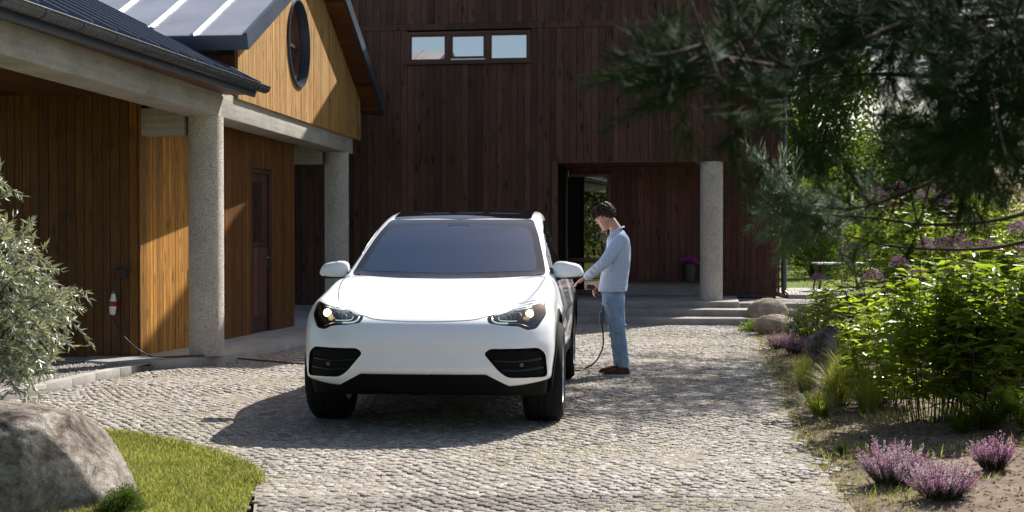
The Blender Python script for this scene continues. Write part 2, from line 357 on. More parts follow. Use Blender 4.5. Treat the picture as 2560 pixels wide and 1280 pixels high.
# ---- granite setts: 300 nearest as parts, the others joined
def sett_geo(r, n=7):
    a = np.sort((np.arange(n) + r.uniform(-.22, .22, n)) / n * 2 * PI + r.uniform(0, 1)); q = np.maximum(np.abs(np.cos(a)), np.abs(np.sin(a)))
    rad = .5 / q ** .75 * r.uniform(.88, 1.04, n); top = np.stack([np.cos(a) * rad * .78, np.sin(a) * rad * .78, np.full(n, .0) + r.uniform(-.02, .02, n)], 1)
    mid = np.stack([np.cos(a) * rad, np.sin(a) * rad, np.full(n, -.10)], 1); bot = mid * [.98, .98, 1]; bot[:, 2] = -.42
    c = np.array([[0, 0, .05 + r.uniform(0, .03)]]); V = np.concatenate([c, top, mid, bot])
    F = [];
    for k in range(n):
        j = (k + 1) % n; F += [(0, 1 + k, 1 + j), (1 + k, 1 + n + k, 1 + n + j), (1 + k, 1 + n + j, 1 + j), (1 + n + k, 1 + 2 * n + k, 1 + 2 * n + j), (1 + n + k, 1 + 2 * n + j, 1 + n + j)]
    return V, np.array(F)
variants = [sett_geo(np.random.default_rng(50 + i)) for i in range(14)]
cell = .070; pts = []
ny = int((23.2 - 5.5) / (cell * .93))
for j in range(ny):
    Y0 = 5.5 + j * cell * .93
    n = int(9.2 / cell); xs = -4.6 + np.arange(n) * cell + (j % 2) * cell * .5
    pts.append(np.stack([xs, np.full(n, Y0)], 1))
pts = np.concatenate(pts); pts[:, 1] += .16 * np.sin(pts[:, 0] * 2.3) + .05 * np.sin(pts[:, 0] * 5.1 + pts[:, 1]); pts[:, 0] += .03 * np.sin(pts[:, 1] * 3.1)
pts += rng.uniform(-.012, .012, pts.shape)
wig = np.stack([pts[:, 0] + rng.normal(0, 1, len(pts)) * np.where(pts[:, 0] > .8, .13, .03), pts[:, 1] + rng.normal(0, .05, len(pts))], 1)
keep = inpoly(wig, drive_poly); pts = pts[keep]
inview = np.abs(pts[:, 0]) < pts[:, 1] * .39 + .3; pts = pts[inview]
def sett_z(x, y): return fbm(x, y, 1.6, 9) * .0032
dz = sett_z(pts[:, 0], pts[:, 1]) + rng.normal(0, .0022, len(pts)); rot = rng.uniform(0, 2 * PI, len(pts)); rot = rng.choice([0, PI / 2, PI, -PI / 2], len(pts)) + rng.normal(0, .22, len(pts))
sx = cell * rng.uniform(.90, 1.06, len(pts)); sy = cell * rng.uniform(.86, 1.04, len(pts)); tilt = rng.normal(0, .028, (len(pts), 2))
near = np.argsort(pts[:, 1] + np.abs(pts[:, 0]) * .02 + np.where(pts[:, 1] < 7.02, 50, 0))[:300]; isnear = np.zeros(len(pts), bool); isnear[near] = True
vm = [mesh_np('sett', v * [1, 1, .35], f) for v, f in variants]
for m_ in vm: m_.materials.append(MATS['sett_stone'])
for i in near:
    o = bpy.data.objects.new('sett', vm[i % 14]); COL.objects.link(o); o.parent = driveway
    o.location = (pts[i, 0], pts[i, 1], dz[i] + .004); o.rotation_euler = (tilt[i, 0], tilt[i, 1], rot[i]); o.scale = (sx[i], sy[i], .1)
VV = []; FF = []; base = 0
for k in range(14):
    v, f = variants[k]; ids = np.where(~isnear & (np.arange(len(pts)) % 14 == k))[0]
    c, s_ = np.cos(rot[ids]), np.sin(rot[ids]); x = v[None, :, 0] * sx[ids, None]; y = v[None, :, 1] * sy[ids, None]; z = v[None, :, 2] * .035
    X = x * c[:, None] - y * s_[:, None]; Y = x * s_[:, None] + y * c[:, None]; Z = z + X * tilt[ids, 1, None] + Y * tilt[ids, 0, None]
    V = np.stack([X + pts[ids, 0, None], Y + pts[ids, 1, None], Z + dz[ids, None] + .004], -1).reshape(-1, 3)
    F = (f[None] + (np.arange(len(ids)) * len(v))[:, None, None]).reshape(-1, 3) + base; base += len(V); VV.append(V); FF.append(F)
me = mesh_np('setts', np.concatenate(VV), np.concatenate(FF)); me.materials.append(MATS['sett_stone']); tag(link('setts', me, driveway), kind='stuff')
# grass and moss in the joints, litter on the drive
def blades(name, P, L, W, mat, parent=None, lean=.35, kind='stuff', label=None):
    n = len(P); D = rng.normal(size=(n, 3)) * lean; D[:, 2] = 1
    me = leaves(name, P, D, L, W, .1, rng.normal(size=(n, 3))); me.materials.append(MATS[mat]); o = link(name, me, parent); return tag(o, label, kind=kind)
P = np.stack([rng.uniform(-4, 3.4, 90000), rng.uniform(6.8, 20, 90000)], 1); g = fbm(P[:, 0], P[:, 1], .9, 21) + .5 * fbm(P[:, 0], P[:, 1], 3.1, 5)
near_lawn = np.min([np.hypot(P[:, 0] - p[0], P[:, 1] - p[1]) for p in lawn_edge[:5]], 0)
P = P[inpoly(P, drive_poly) & ((g > .7 - rng.uniform(0, .9, len(g)) ** 3) | (near_lawn < rng.exponential(.18, len(g))) | (edge_x(P[:, 1]) - P[:, 0] < rng.exponential(.22, len(g))))]
P = P[np.abs(P[:, 0]) < P[:, 1] * .39][:48000]
blades('joint_grass', np.c_[P, np.full(len(P), -.006)], rng.uniform(.012, .032, len(P)), .005, 'leaf_grass', lean=.8, label='short moss and grass growing in the joints of the stone drive')
P = np.stack([rng.uniform(-4, 3.4, 30000), rng.uniform(6.8, 20, 30000)], 1); P = P[inpoly(P, drive_poly)]
D = rng.normal(size=(len(P), 3)); D[:, 2] *= .1
me = leaves('fallen_leaves', np.c_[P, np.full(len(P), .012)], D, rng.uniform(.008, .026, len(P)), rng.uniform(.003, .010, len(P))); me.materials.append(MATS['leaf_litter'])
tag(link('fallen_leaves', me), 'small dry leaf litter scattered over the stone drive', kind='stuff')
P = np.stack([rng.uniform(1.6, 5, 16000), rng.uniform(6.5, 18, 16000)], 1); P = P[P[:, 0] > edge_x(P[:, 1]) - .05]; z = bed_z(P[:, 0], P[:, 1]) + .006
D = rng.normal(size=(len(P), 3)); D[:, 2] *= .25
me = leaves('bed_litter', np.c_[P, z], D, rng.uniform(.015, .05, len(P)), rng.uniform(.006, .018, len(P))); me.materials.append(MATS['leaf_litter'])
tag(link('bed_litter', me), 'dry leaves and bark bits on the soil of the bed', kind='stuff')
P = np.stack([rng.uniform(1.6, 4, 50000), rng.uniform(6.5, 20, 50000)], 1); d = P[:, 0] - edge_x(P[:, 1]); g = fbm(P[:, 0], P[:, 1], 2.2, 31)
P = P[(d > -.1) & (d < .25 + .45 * np.clip(g, 0, 2)) & (rng.uniform(0, 1, len(d)) < .35 + .3 * g)][:9000]
blades('edge_grass', np.c_[P, bed_z(P[:, 0], P[:, 1])], rng.uniform(.02, .06, len(P)), .005, 'leaf_grass', lean=.7, label='thin grass creeping along the edge of the drive')
# ---- lawn at the lower left with its steel edging
lawn_poly = xy(lawn_edge) + [(-4.8, 9.3), (-4.8, 5.6), (-1.2, 5.6)]
lawn = sheet('lawn', lawn_poly, -.002, 'lawn_ground')
P = np.stack([rng.uniform(-3.3, -1.0, 90000), rng.uniform(6.6, 9.9, 90000)], 1); P = P[inpoly(P, lawn_poly)][:42000]
blades('lawn_grass', np.c_[P, np.zeros(len(P))], rng.uniform(.015, .045, len(P)), .0045, 'leaf_grass', lean=.5, label='short sunlit mown grass beside the big boulder')
P = np.array([[*(Vector(lawn_edge[i]).lerp(Vector(lawn_edge[i + 1]), t))[:2]] for i in range(6) for t in rng.uniform(0, 1, 900)]); P = P + rng.normal(0, .035, P.shape)
blades('lawn_edge_grass', np.c_[P, np.zeros(len(P))], rng.uniform(.02, .06, len(P)), .005, 'leaf_grass', lean=.7, label='ragged grass creeping over the edge of the lawn')
b = MB(); pth = smoothpath([Vector(p) for p in lawn_edge[1:]], 4)
for i in range(len(pth) - 1): b.bar(pth[i] + Vector((0, 0, -.014 + .006 * math.sin(i * 1.7))), pth[i + 1] + Vector((0, 0, -.014 + .006 * math.sin(i * 1.7 + 1.7))), .016, .062)
noisy('edging_dark', (.02, .016, .013), (.05, .035, .025), 14)
tag(b.obj('lawn_edging', 'edging_dark'), 'thin dark edging strip curving between the lawn and the stone drive', 'edging')
# ---- kerb, gravel strip, porch slab
kerb = MB(); K = [Vector((-4.9, 10.0, 0)), G(0, 1003), G(120, 980), G(240, 952), G(360, 928), G(478, 903)]
def kerb_piece(a, c):
    d = (c - a).normalized(); n = Vector((-d.y, d.x, 0)) * .13
    if n.x > 0: n = -n
    return a, c, n
kr = tag(bpy.data.objects.new('kerb', None), kind='structure'); COL.objects.link(kr)
for i in range(len(K) - 1):
    a, c, n = kerb_piece(K[i], K[i + 1]); m_ = a.lerp(c, .5)
    for q0, q1 in ((a, m_), (m_, c)):
        e = (q1 - q0).normalized() * .003; p0, p1 = q0 + e, q1 - e
        MB().prism([(p0.x, p0.y), (p1.x, p1.y), (p1.x + n.x, p1.y + n.y), (p0.x + n.x, p0.y + n.y)], -.05, .078 + random.uniform(-.002, .002)).obj('kerb_stone', 'concrete', kr, bevel=.006, smooth='auto')
strip = [(p.x - .12, p.y) for p in K] + [(-3.75, 14.1), (-4.1, 14.8), (-8, 14.8), (-8, 10)]
noisy('gravel_mat', (.13, .11, .095), (.42, .38, .34), 55, .9, .02, .95, detail=2)
sheet('gravel_strip', strip, .060, 'gravel_mat')
P = np.stack([rng.uniform(-5.6, -2.9, 30000), rng.uniform(9.4, 14.5, 30000)], 1); P = P[inpoly(P, strip) & (P[:, 0] > -P[:, 1] * .4)][:9000]
oc = np.array([[1, 0, 0], [-1, 0, 0], [0, 1, 0], [0, -1, 0], [0, 0, 1], [0, 0, -1]]); of = np.array([[0, 2, 4], [2, 1, 4], [1, 3, 4], [3, 0, 4], [2, 0, 5], [1, 2, 5], [3, 1, 5], [0, 3, 5]])
sz = rng.uniform(.006, .017, (len(P), 1, 1)) * rng.uniform(.7, 1.3, (len(P), 1, 3)); V = oc[None] * sz + np.c_[P, np.full(len(P), .064)][:, None] + rng.normal(0, .002, (len(P), 6, 3))
me = mesh_np('gravel', V.reshape(-1, 3), (of[None] + (np.arange(len(P)) * 6)[:, None, None]).reshape(-1, 3)); me.materials.append(MATS['sett_stone'])
tag(link('gravel', me), 'grey gravel lying between the kerb and the timber wall', kind='stuff')
slab_front = [G(300, 906, .1), G(478, 895, .1), G(566, 886, .1), G(660, 867, .1), G(769, 843, .1), Vector((-2.05, 20.0, .1)), Vector((-1.9, 23.4, .1))]
porch_slab = MB().prism(xy(slab_front) + [(-4.6, 23.4), (-4.6, 14.72), (-4.5, 14.3)], -.06, .10).obj('porch_slab', 'concrete', bevel=.008, smooth='auto'); tag(porch_slab, kind='structure')
sl2 = MB().prism([(-7, 14.45), (-4.5, 14.45), (-4.3, 14.8), (-7, 14.8)], -.02, .088).obj('wall_footing', 'concrete'); tag(sl2, kind='structure')
# terrace lawn behind, on the right
terrace = MB().prism([(5.6, 23.2), (60, 23.2), (60, 120), (-60, 120), (-60, 34), (5.6, 34)], -.3, .33).obj('garden_terrace', 'lawn_ground'); tag(terrace, kind='structure')
tpath = MB().prism([(4.9, 24.0), (12, 23.5), (12, 26.4), (4.9, 27)], -.1, .345).obj('terrace_path', 'concrete'); tag(tpath, kind='structure')
# ---------------------------------------------------------------- planks
def plank(parent, x, y, w_, z0, z1, mat, z1b=None, d=.022, z0b=None, proud=None, rotz=0.0):
    """an upright board: x..x+w_ along the wall, top z1 at its left and z1b at its right edge; face at y - proud"""
    z1b = z1 if z1b is None else z1b; z0b = z0 if z0b is None else z0b; g = .0032; pr = random.uniform(0, .0035) if proud is None else proud
    V = []
    for yy in (-pr, d): V += [(g, yy, 0), (w_ - g, yy, z0b - z0), (w_ - g, yy, z1b - z0), (g, yy, z1 - z0)]
    F = [(0, 1, 2, 3), (7, 6, 5, 4), (0, 4, 5, 1), (1, 5, 6, 2), (2, 6, 7, 3), (3, 7, 4, 0)]
    me = bpy.data.meshes.new('plank'); me.from_pydata(V, [], F); me.materials.append(MATS[mat])
    o = bpy.data.objects.new('plank', me); COL.objects.link(o); o.parent = parent; o.location = (x, y, z0)
    if rotz: o.rotation_euler[2] = rotz
    return o
def cladding(parent, x0, x1, y, w_, zf0, zf1, mat, jitter=.12, breaks=()):
    """boards from x0 to x1; zf0, zf1 give bottom and top (a function or number); breaks are x where a board must end"""
    f0 = zf0 if callable(zf0) else (lambda x: zf0); f1 = zf1 if callable(zf1) else (lambda x: zf1)
    cuts = sorted([x0, x1] + [b for b in breaks if x0 < b < x1])
    for a, c in zip(cuts[:-1], cuts[1:]):
        n = max(1, round((c - a) / w_)); e = np.linspace(a, c, n + 1); e[1:-1] += rng.uniform(-jitter, jitter, n - 1) * w_
        for p, q in zip(e[:-1], e[1:]):
            m_ = (p + q) / 2
            if f1(m_) - f0(m_) < .02: continue
            plank(parent, p, y, q - p, f0(p + 1e-4), f1(p + 1e-4), mat, f1(q - 1e-4), z0b=f0(q - 1e-4))
def cyl(b, x, y, z0, z1, r, n=48): return b.lathe([(0, z0), (r, z0), (r, z1), (0, z1)], n, Matrix.Translation((x, y, 0)))

# ---------------------------------------------------------------- the dark timber house (local x along its front, local y into it)
def htop(x):                        # the front rises to a steep roof above the picture
    return float(np.interp(x, [-8, -4.55, -1.3, 0, .1], [6.1, 6.2, 9.2, 9.2, 9.1]))
HR = R(-8); house = thing('timber_house', 'tall house clad in dark brown upright boards with a raised entrance porch', 'house', (3.55, 22.5, 0), HR)
XL, PW, HT = -7.9, -2.84, 6.9     # left end, left edge of the porch, height
def hloc(p):                       # world -> house local
    d = Vector(p) - Vector((3.55, 22.5, 0)); c, s = math.cos(-HR), math.sin(-HR); return Vector((d.x * c - d.y * s, d.x * s + d.y * c, d.z))
core = MB(); core.box(XL, PW, .024, 8, .0, 6.05); core.box(PW, -.024, .024, 8, 2.66, 6.05); core.raw([(x, y, z) for y in (.024, 8) for x, z in ((XL, 6.0), (-.024, 6.0), (-.024, 9.1), (-1.3, 9.1), (-4.55, 6.1), (XL, 6.04))], [(0, 1, 2, 3, 4, 5), (11, 10, 9, 8, 7, 6)] + [(i, (i + 1) % 6, 6 + (i + 1) % 6, 6 + i) for i in range(6)]); core.box(PW, .90, 1.804, 8, .28, HT - .1); core.obj('wall', 'dark_gap', house)
ft = MB(); ft.box(XL + .02, PW - .2, .012, .3, -.2, .19); ft.box(PW, .88, 1.79, 1.9, .3, .56); ft.obj('plinth', 'concrete_step', house)
# window opening in front
wx0, wx1, wz0, wz1 = hloc(at(1015, 115, 23.15)).x, hloc(at(1325, 115, 22.85)).x, at(1170, 155, 23.0).z, at(1170, 76, 23.0).z
BAND0, BAND1 = wz1 + .035, wz1 + .135
top_ = lambda x: BAND0 - .004
def bot_(x): return 2.63 if x > PW else .19
cladding(house, XL + .05, wx0, 0, .118, bot_, top_, 'wood_dark')
cladding(house, wx0, wx1, 0, .118, bot_, wz0 - .03, 'wood_dark')
cladding(house, wx1, PW, 0, .118, bot_, top_, 'wood_dark'); cladding(house, PW, 0, 0, .118, bot_, top_, 'wood_dark')
cladding(house, XL + .05, 0, 0, .118, BAND1 + .004, htop, 'wood_dark')
for k in range(5):
    x0 = XL + .05 + k * 1.57; MB().box(x0, x0 + 1.566, -.016, .02, BAND0, BAND1).obj('band_board', 'wood_dark', house)
for i in range(34): plank(house, -.024 + .022, .022 + i * .12, .12, 2.63 if i > 14 else 2.63, HT, 'wood_dark', rotz=PI / 2)
# porch soffit boards, back wall, wall beside the porch
for i in range(15): MB().box(PW + .01, -.01, .0 + i * .12 + .002, i * .12 + .118, 2.615, 2.635).obj('soffit_board', 'wood_dark_porch', house)
dx0, dx1 = hloc(at(1408, 600, 24.5)).x, hloc(at(1527, 600, 24.5)).x; dz1 = at(1460, 433, 24.4).z
cladding(house, PW + .02, dx0, 1.78, .118, .32, 2.62, 'wood_dark_porch'); cladding(house, dx0, dx1, 1.78, .118, dz1 + .01, 2.62, 'wood_dark_porch')
cladding(house, dx1, -.22, 1.78, .118, .585, 2.62, 'wood_dark_porch')
cladding(house, -.22, .92, 1.78, .118, .315, lambda x: HT - .1, 'wood_dark_porch', breaks=(0,))
MB().box(dx1 + .02, -.24, 1.68, 1.79, .545, .583).obj('ledge', 'wood_soffit', house, bevel=.005)
for i in range(14): plank(house, PW - .024, 1.78 - i * .125, .125, .32, 2.62, 'wood_dark_porch', rotz=-PI / 2)
MB().box(PW - .06, PW + .03, -.03, .06, .3, 2.64).obj('corner_post', 'wood_dark', house)
MB().box(-.035, .02, -.018, .03, 2.62, HT).obj('corner_board', 'wood_dark', house)
MB().box(.922, .96, 1.75, 1.82, .31, HT - .1).obj('corner_board', 'wood_dark', house)
rf = MB()
for (xa, xb) in ((XL, -4.55), (-4.55, -1.3), (-1.3, .1)): rf.raw([(x, y, htop(x) + dz_) for dz_ in (.01, .12) for y in (-.03, 8.2) for x in (xa, xb)], [(0, 2, 3, 1), (4, 5, 7, 6), (0, 1, 5, 4), (2, 6, 7, 3), (0, 4, 6, 2), (1, 3, 7, 5)])
rf.box(.12, 1.04, 1.6, 8.2, HT - .1, HT + .02); rf.obj('roof', 'fascia_metal', house)
# long window: frame with three lights
wf = MB(); W = wx1 - wx0; H = wz1 - wz0
fo = MB(); F_ = .05
fo.box(wx0, wx1, -.03, .05, wz0, wz0 + .045); fo.box(wx0, wx1, -.03, .05, wz1 - .05, wz1); fo.box(wx0, wx0 + .05, -.03, .05, wz0 + .045, wz1 - .05); fo.box(wx1 - .05, wx1, -.03, .05, wz0 + .045, wz1 - .05)
m1, m2 = wx0 + W * .335, wx0 + W * .655
fo.box(m1 - .04, m1 + .04, -.02, .05, wz0 + .045, wz1 - .05); fo.box(m2 - .04, m2 + .04, -.02, .05, wz0 + .045, wz1 - .05)
window = fo.obj('window', 'wood_frame', house, bevel=.004, smooth='auto')
for a, c, ins, up in ((wx0 + .05, m1 - .04, .025, 0), (m1 + .04, m2 - .04, .035, .03), (m2 + .04, wx1 - .05, .025, 0)):
    z0, z1 = wz0 + .045 + up, wz1 - .05; f = MB()
    f.box(a, c, -.008, .04, z0, z0 + ins); f.box(a, c, -.008, .04, z1 - ins, z1); f.box(a, a + ins, -.008, .04, z0 + ins, z1 - ins); f.box(c - ins, c, -.008, .04, z0 + ins, z1 - ins)
    f.obj('sash', 'wood_frame', window)
    MB().box(a + ins, c - ins, .008, .011, z0 + ins, z1 - ins, M=Matrix.Translation((0, .008, z0 + ins)) @ Matrix.Rotation(R(-1.6), 4, 'X') @ Matrix.Translation((0, -.008, -z0 - ins))).obj('pane', 'window_glass', window)
    MB().box(a, c, .0235, .0238, z0, z1).obj('blind', 'interior_dark', window)
MB().box(m1 + .045, m2 - .045, -.02, .02, wz0 + .05, wz0 + .072).obj('sill_strip', 'white_plastic', window)
MB().box(wx0 - .03, wx1 + .03, -.055, .03, wz0 - .022, wz0 - .002).obj('window_sill', 'wood_frame', window)
MB().box(wx0 + .10, wx0 + .33, .019, .022, wz0 + .07, wz0 + .15).obj('yellow_packet', 'box_yellow', window); MB().box(wx0 + .36, wx0 + .50, .019, .022, wz0 + .075, wz0 + .22).obj('pink_jar', 'box_pink', window)
# entrance door: glazed, brown frame, one transom bar
dr = MB(); z0 = .31
dr.box(dx0, dx0 + .06, 1.70, 1.80, z0, dz1); dr.box(dx1 - .06, dx1, 1.70, 1.80, z0, dz1); dr.box(dx0 + .06, dx1 - .06, 1.70, 1.80, dz1 - .06, dz1); dr.box(dx0 + .06, dx1 - .06, 1.70, 1.80, z0, z0 + .10)
zt = at(1460, 650, 24.4).z; dr.box(dx0 + .06, dx1 - .06, 1.71, 1.79, zt - .035, zt + .035)
door = dr.obj('entrance_door', 'wood_door', house, bevel=.004, smooth='auto')
MB().box(dx0 + .062, dx1 - .062, 1.745, 1.752, zt + .037, dz1 - .062).obj('pane', 'door_glass', door); MB().box(dx0 + .062, dx1 - .062, 1.745, 1.752, z0 + .102, zt - .037).obj('pane', 'door_glass', door)
MB().box(dx0 + .03, dx1 - .03, 1.796, 1.80, z0 + .02, dz1 - .02).obj('room_behind', 'interior_dark', door)
door.matrix_local = Matrix.Translation((dx0, 1.70, 0)) @ Matrix.Rotation(R(-2.4), 4, 'Z') @ Matrix.Translation((-dx0, -1.70, 0))
MB().box(PW + .05, PW + .065, 1.60, 1.62, 2.42, 2.56).obj('wall_bracket', 'steel', house)
# porch column
pc = at(1778, 752, 22.62); PZ = .315
col_ = cyl(MB(), hloc(pc).x, hloc(pc).y + .02, PZ, 2.617, .188).obj('column', 'aggregate', house, smooth='auto')
# rainwater pipe at the right corner
pp = hloc(at(1960, 600, 24.35)); b = MB(); b.tube([(pp.x, pp.y, 6.4), (pp.x, pp.y, .9)], .042, 14); b.tube([(pp.x, pp.y, .93), (pp.x, pp.y, .45)], .052, 14)
b.tube(smoothpath([(pp.x, pp.y, .46), (pp.x, pp.y, .40), (pp.x + .02, pp.y - .03, .36), (pp.x + .09, pp.y - .10, .31)], 5), .046, 14); b.obj('downpipe', 'pipe_metal', house, smooth='auto')
for z in (1.0, 2.6, 4.3): MB().lathe([(.05, z), (.058, z), (.058, z + .03), (.05, z + .03)], 16, Matrix.Translation((pp.x, pp.y, 0))).obj('pipe_clip', 'black_metal', house)
# entrance steps (aligned with the house)
steps = tag(bpy.data.objects.new('steps', None), kind='structure'); COL.objects.link(steps); steps.location = house.location; steps.rotation_euler = house.rotation_euler
ex = hloc(at(1848, 750, 22.2)).x
def stp(x0, x1, y0, y1, z0, z1): return MB().box(x0, x1, y0, y1, z0, z1).obj('step', 'concrete_step', steps, bevel=.012, smooth='auto')
stp(-6.4, ex + .85, -1.45, -.93, -.1, .105); stp(-6.4, ex + 1.6, -.93, -.40, -.1, .215); stp(PW - 3.4, ex, -.40, 1.9, -.1, .315)
stp(ex + .01, ex + 4.0, .1, 3.4, -.1, .27); stp(ex + 1.6, ex + 3.2, -.45, .098, -.1, .17); stp(ex + 1.62, ex + 3.0, -.95, -.46, -.1, .075)

# ---------------------------------------------------------------- left wing (local x runs away from the camera along the beam, local y into the wing)
C1 = Vector((-3.35, 14.9, 0)); WR = math.atan2(1, .085); wing = thing('garage_wing', 'low wing with amber boards, concrete beam on round columns, metal roof and a wooden gable', 'building', C1, WR)
def wl(p):
    d = Vector(p) - C1; c, s = math.cos(-WR), math.sin(-WR); return Vector((d.x * c - d.y * s, d.x * s + d.y * c, p[2]))
cyl(MB(), 0, 0, .1, 2.71, .19).obj('column', 'aggregate', wing, smooth='auto'); cyl(MB(), 6.72, 0, .1, 2.71, .19).obj('column', 'aggregate', wing, smooth='auto')
BO = -.175
bm_ = MB(); bm_.box(-9, .02, BO, .2, 2.71, 2.985); bm_.obj('beam', 'concrete_beam', wing, bevel=.01, smooth='auto')
bm_ = MB(); bm_.box(.023, 7.15, BO, .2, 2.71, 2.985); bm_.obj('beam', 'concrete_beam', wing, bevel=.01, smooth='auto')
for x in (0.0, 6.6): MB().box(x - .12, x + .14, .2, 1.6, 2.50 if x < 1 else 2.52, 2.80).obj('cross_beam', 'concrete_beam', wing, bevel=.012, smooth='auto')
# ceiling boards
ce = MB().box(-9, 7.4, .2, 3.4, 2.965, 2.985).obj('ceiling', 'dark_gap', wing)
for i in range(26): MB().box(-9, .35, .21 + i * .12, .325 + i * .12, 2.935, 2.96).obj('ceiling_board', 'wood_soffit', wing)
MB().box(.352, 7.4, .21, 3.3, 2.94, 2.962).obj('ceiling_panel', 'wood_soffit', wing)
# walls: A faces the camera, B runs away along the porch; each has boards of its own
WA = wl((-4.05, 14.8, 0)); WBend = wl((-3.12, 19.5, 0))
wallA = thing('wall', None, None, (WA.x, WA.y, 0), -WR); wallA.parent = wing
wallA.location = (WA.x, WA.y, 0)
MB().box(-5, -.03, .026, .12, .07, 2.94).obj('backing', 'dark_gap', wallA)
e = -3.6
while e < -.02:
    w_ = min(random.choice((.085, .092, .10, .105)), -e); plank(wallA, e, 0, w_, .075, 2.935, 'wood_amber'); e += w_
nb = MB()
xs_ = [c.location.x for c in wallA.children if c.name.startswith('plank')]
for x_ in xs_:
    for z_ in (.15, .62, 1.10, 1.58, 2.06, 2.54): 
        for k in (.02, .065): nb.lathe([(.0, .0062), (.0032, .006), (.0036, .0)], 6, Matrix.Translation((x_ + k, -.0015, z_ + random.uniform(-.006, .006))) @ Matrix.Rotation(PI / 2, 4, 'X'))
tag(nb.obj('nail_heads', 'steel', wallA), kind='stuff')
bl = (WBend - WA); ang = math.atan2(bl.y, bl.x); LB = Vector((bl.x, bl.y)).length
wallB = thing('side_wall', None, None, (WA.x, WA.y, 0), ang); wallB.parent = wing; wallB.location = (WA.x, WA.y, 0)
def Bx(Y): return (Y - 14.8) / 4.7 * LB
D1a, D1b, D2a, D2b = Bx(16.12), Bx(17.0), Bx(17.9), Bx(18.62)
MB().box(0.03, D1a, .026, .12, .1, 2.94).box(D1b, D2a, .026, .12, .1, 2.94).box(D2b, LB - .03, .026, .12, .1, 2.94).obj('backing', 'dark_gap', wallB)
# the boards nearest the corner use a paler wood, sunlight put into its colour
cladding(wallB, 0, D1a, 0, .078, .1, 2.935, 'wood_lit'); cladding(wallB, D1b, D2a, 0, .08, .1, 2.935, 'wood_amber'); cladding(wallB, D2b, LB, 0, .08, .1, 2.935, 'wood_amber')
cladding(wallB, D1a, D1b, 0, .08, 2.3, 2.935, 'wood_amber'); cladding(wallB, D2a, D2b, 0, .08, 2.3, 2.935, 'wood_amber')
for i in range(12): plank(wallB, LB, .02 + .11 * i, .11, .1, 2.935, 'wood_dark_porch', rotz=PI / 2)
d = MB(); d.box(D1a + .01, D1a + .07, .03, .09, .11, 2.29).box(D1b - .07, D1b - .01, .03, .09, .11, 2.29).box(D1a + .07, D1b - .07, .03, .09, 2.22, 2.29).box(D1a + .07, D1b - .07, .03, .09, .11, .25).box(D1a + .07, D1b - .07, .035, .085, .98, 1.04)
gd = d.obj('glass_door', 'black_metal', wallB, bevel=.004, smooth='auto'); MB().box(D1a + .072, D1b - .072, .055, .062, .252, .978).box(D1a + .072, D1b - .072, .055, .062, 1.042, 2.218).obj('pane', 'door_glass', gd)
MB().box(D1a, D1b, .115, .12, .1, 2.3).obj('room_behind', 'interior_dark', gd)
MB().tube([(D1a - .03, -.05, .95), (D1a - .03, -.05, 1.10)], .008, 8).tube([(D1a - .03, .0, .96), (D1a - .03, -.05, .96)], .006, 6).tube([(D1a - .03, .0, 1.09), (D1a - .03, -.05, 1.09)], .006, 6).obj('handle', 'black_metal', gd)
d = MB(); d.box(D2a + .005, D2a + .06, .0, .08, .11, 2.29).box(D2b - .06, D2b - .005, .0, .08, .11, 2.29).box(D2a + .06, D2b - .06, .0, .08, 2.23, 2.29)
d.box(D2a + .06, D2b - .06, .03, .07, .11, 1.30).box(D2a + .06, D2a + .12, .03, .07, 1.30, 2.23).box(D2b - .22, D2b - .06, .03, .07, 1.30, 2.23).box(D2a + .12, D2b - .22, .03, .07, 2.12, 2.23).box(D2a + .10, D2b - .20, .012, .05, 1.27, 1.31)
pd = d.obj('plank_door', 'wood_frame', wallB, bevel=.004, smooth='auto'); MB().box(D2a + .12, D2b - .22, .05, .056, 1.31, 2.12).obj('pane', 'window_glass', pd); MB().box(D2a + .06, D2b - .06, .09, .10, .1, 2.3).obj('room_behind', 'interior_dark', pd)
MB().box(D2b - .13, D2b - .09, .015, .03, .95, 1.22).tube([(D2b - .11, .02, 1.1), (D2b - .11, -.035, 1.1), (D2b - .20, -.035, 1.1)], .009, 8).obj('handle', 'steel', pd)
for i in range(5): MB().box(D2a + .07 + i * .105, D2a + .07 + i * .105 + .10, .024, .032, .32, 1.24).obj('door_board', 'wood_frame', pd)
# soffit and fascia boards under the gutter
GA = wl((-2.8, 14.95, 0)); gdir = Vector((-.125, -1, 0)).normalized(); GA2 = wl((-2.8 - .125 * 10.5, 14.95 - 10.5, 0)); L_ = (GA2 - GA).length; gang = math.atan2((GA2 - GA).y, (GA2 - GA).x)
GZ = 3.06
lean = thing('lean_to_roof', None, None, (GA.x, GA.y, GZ), gang - PI); lean.parent = wing; lean.location = (GA.x, GA.y, GZ)   # local x: 0 at the far end, -L_ towards the camera; y inwards
SL = .50; cs = 1 / math.sqrt(1 + SL * SL)
rt = Matrix.Rotation(math.atan(SL), 4, 'X')
MB().box(-L_, 0, 0.02, 7.5, -.05, -.005, rt).obj('deck', 'fascia_metal', lean)
SP = .46; n_s = int(L_ / SP); 
for i in range(n_s):
    x1 = -i * SP; x0 = x1 - SP
    MB().box(x0 + .003, x1 - .003, -.01, 7.4, .0, .006, rt).obj('roof_panel', 'roof_metal', lean)
    MB().box(x1 - .040, x1 - .014, .03, 7.4, .006, .055, rt).obj('seam', 'fascia_metal', lean)
for i in range(n_s): MB().box(-(i + 1) * SP + .05, -i * SP - .05, -.026, -.016, -.03, .030).obj('drip_edge', 'drip_metal', lean)
MB().box(-.012, .04, -.02, 7.4, -.12, .055, rt).obj('verge', 'fascia_metal', lean)
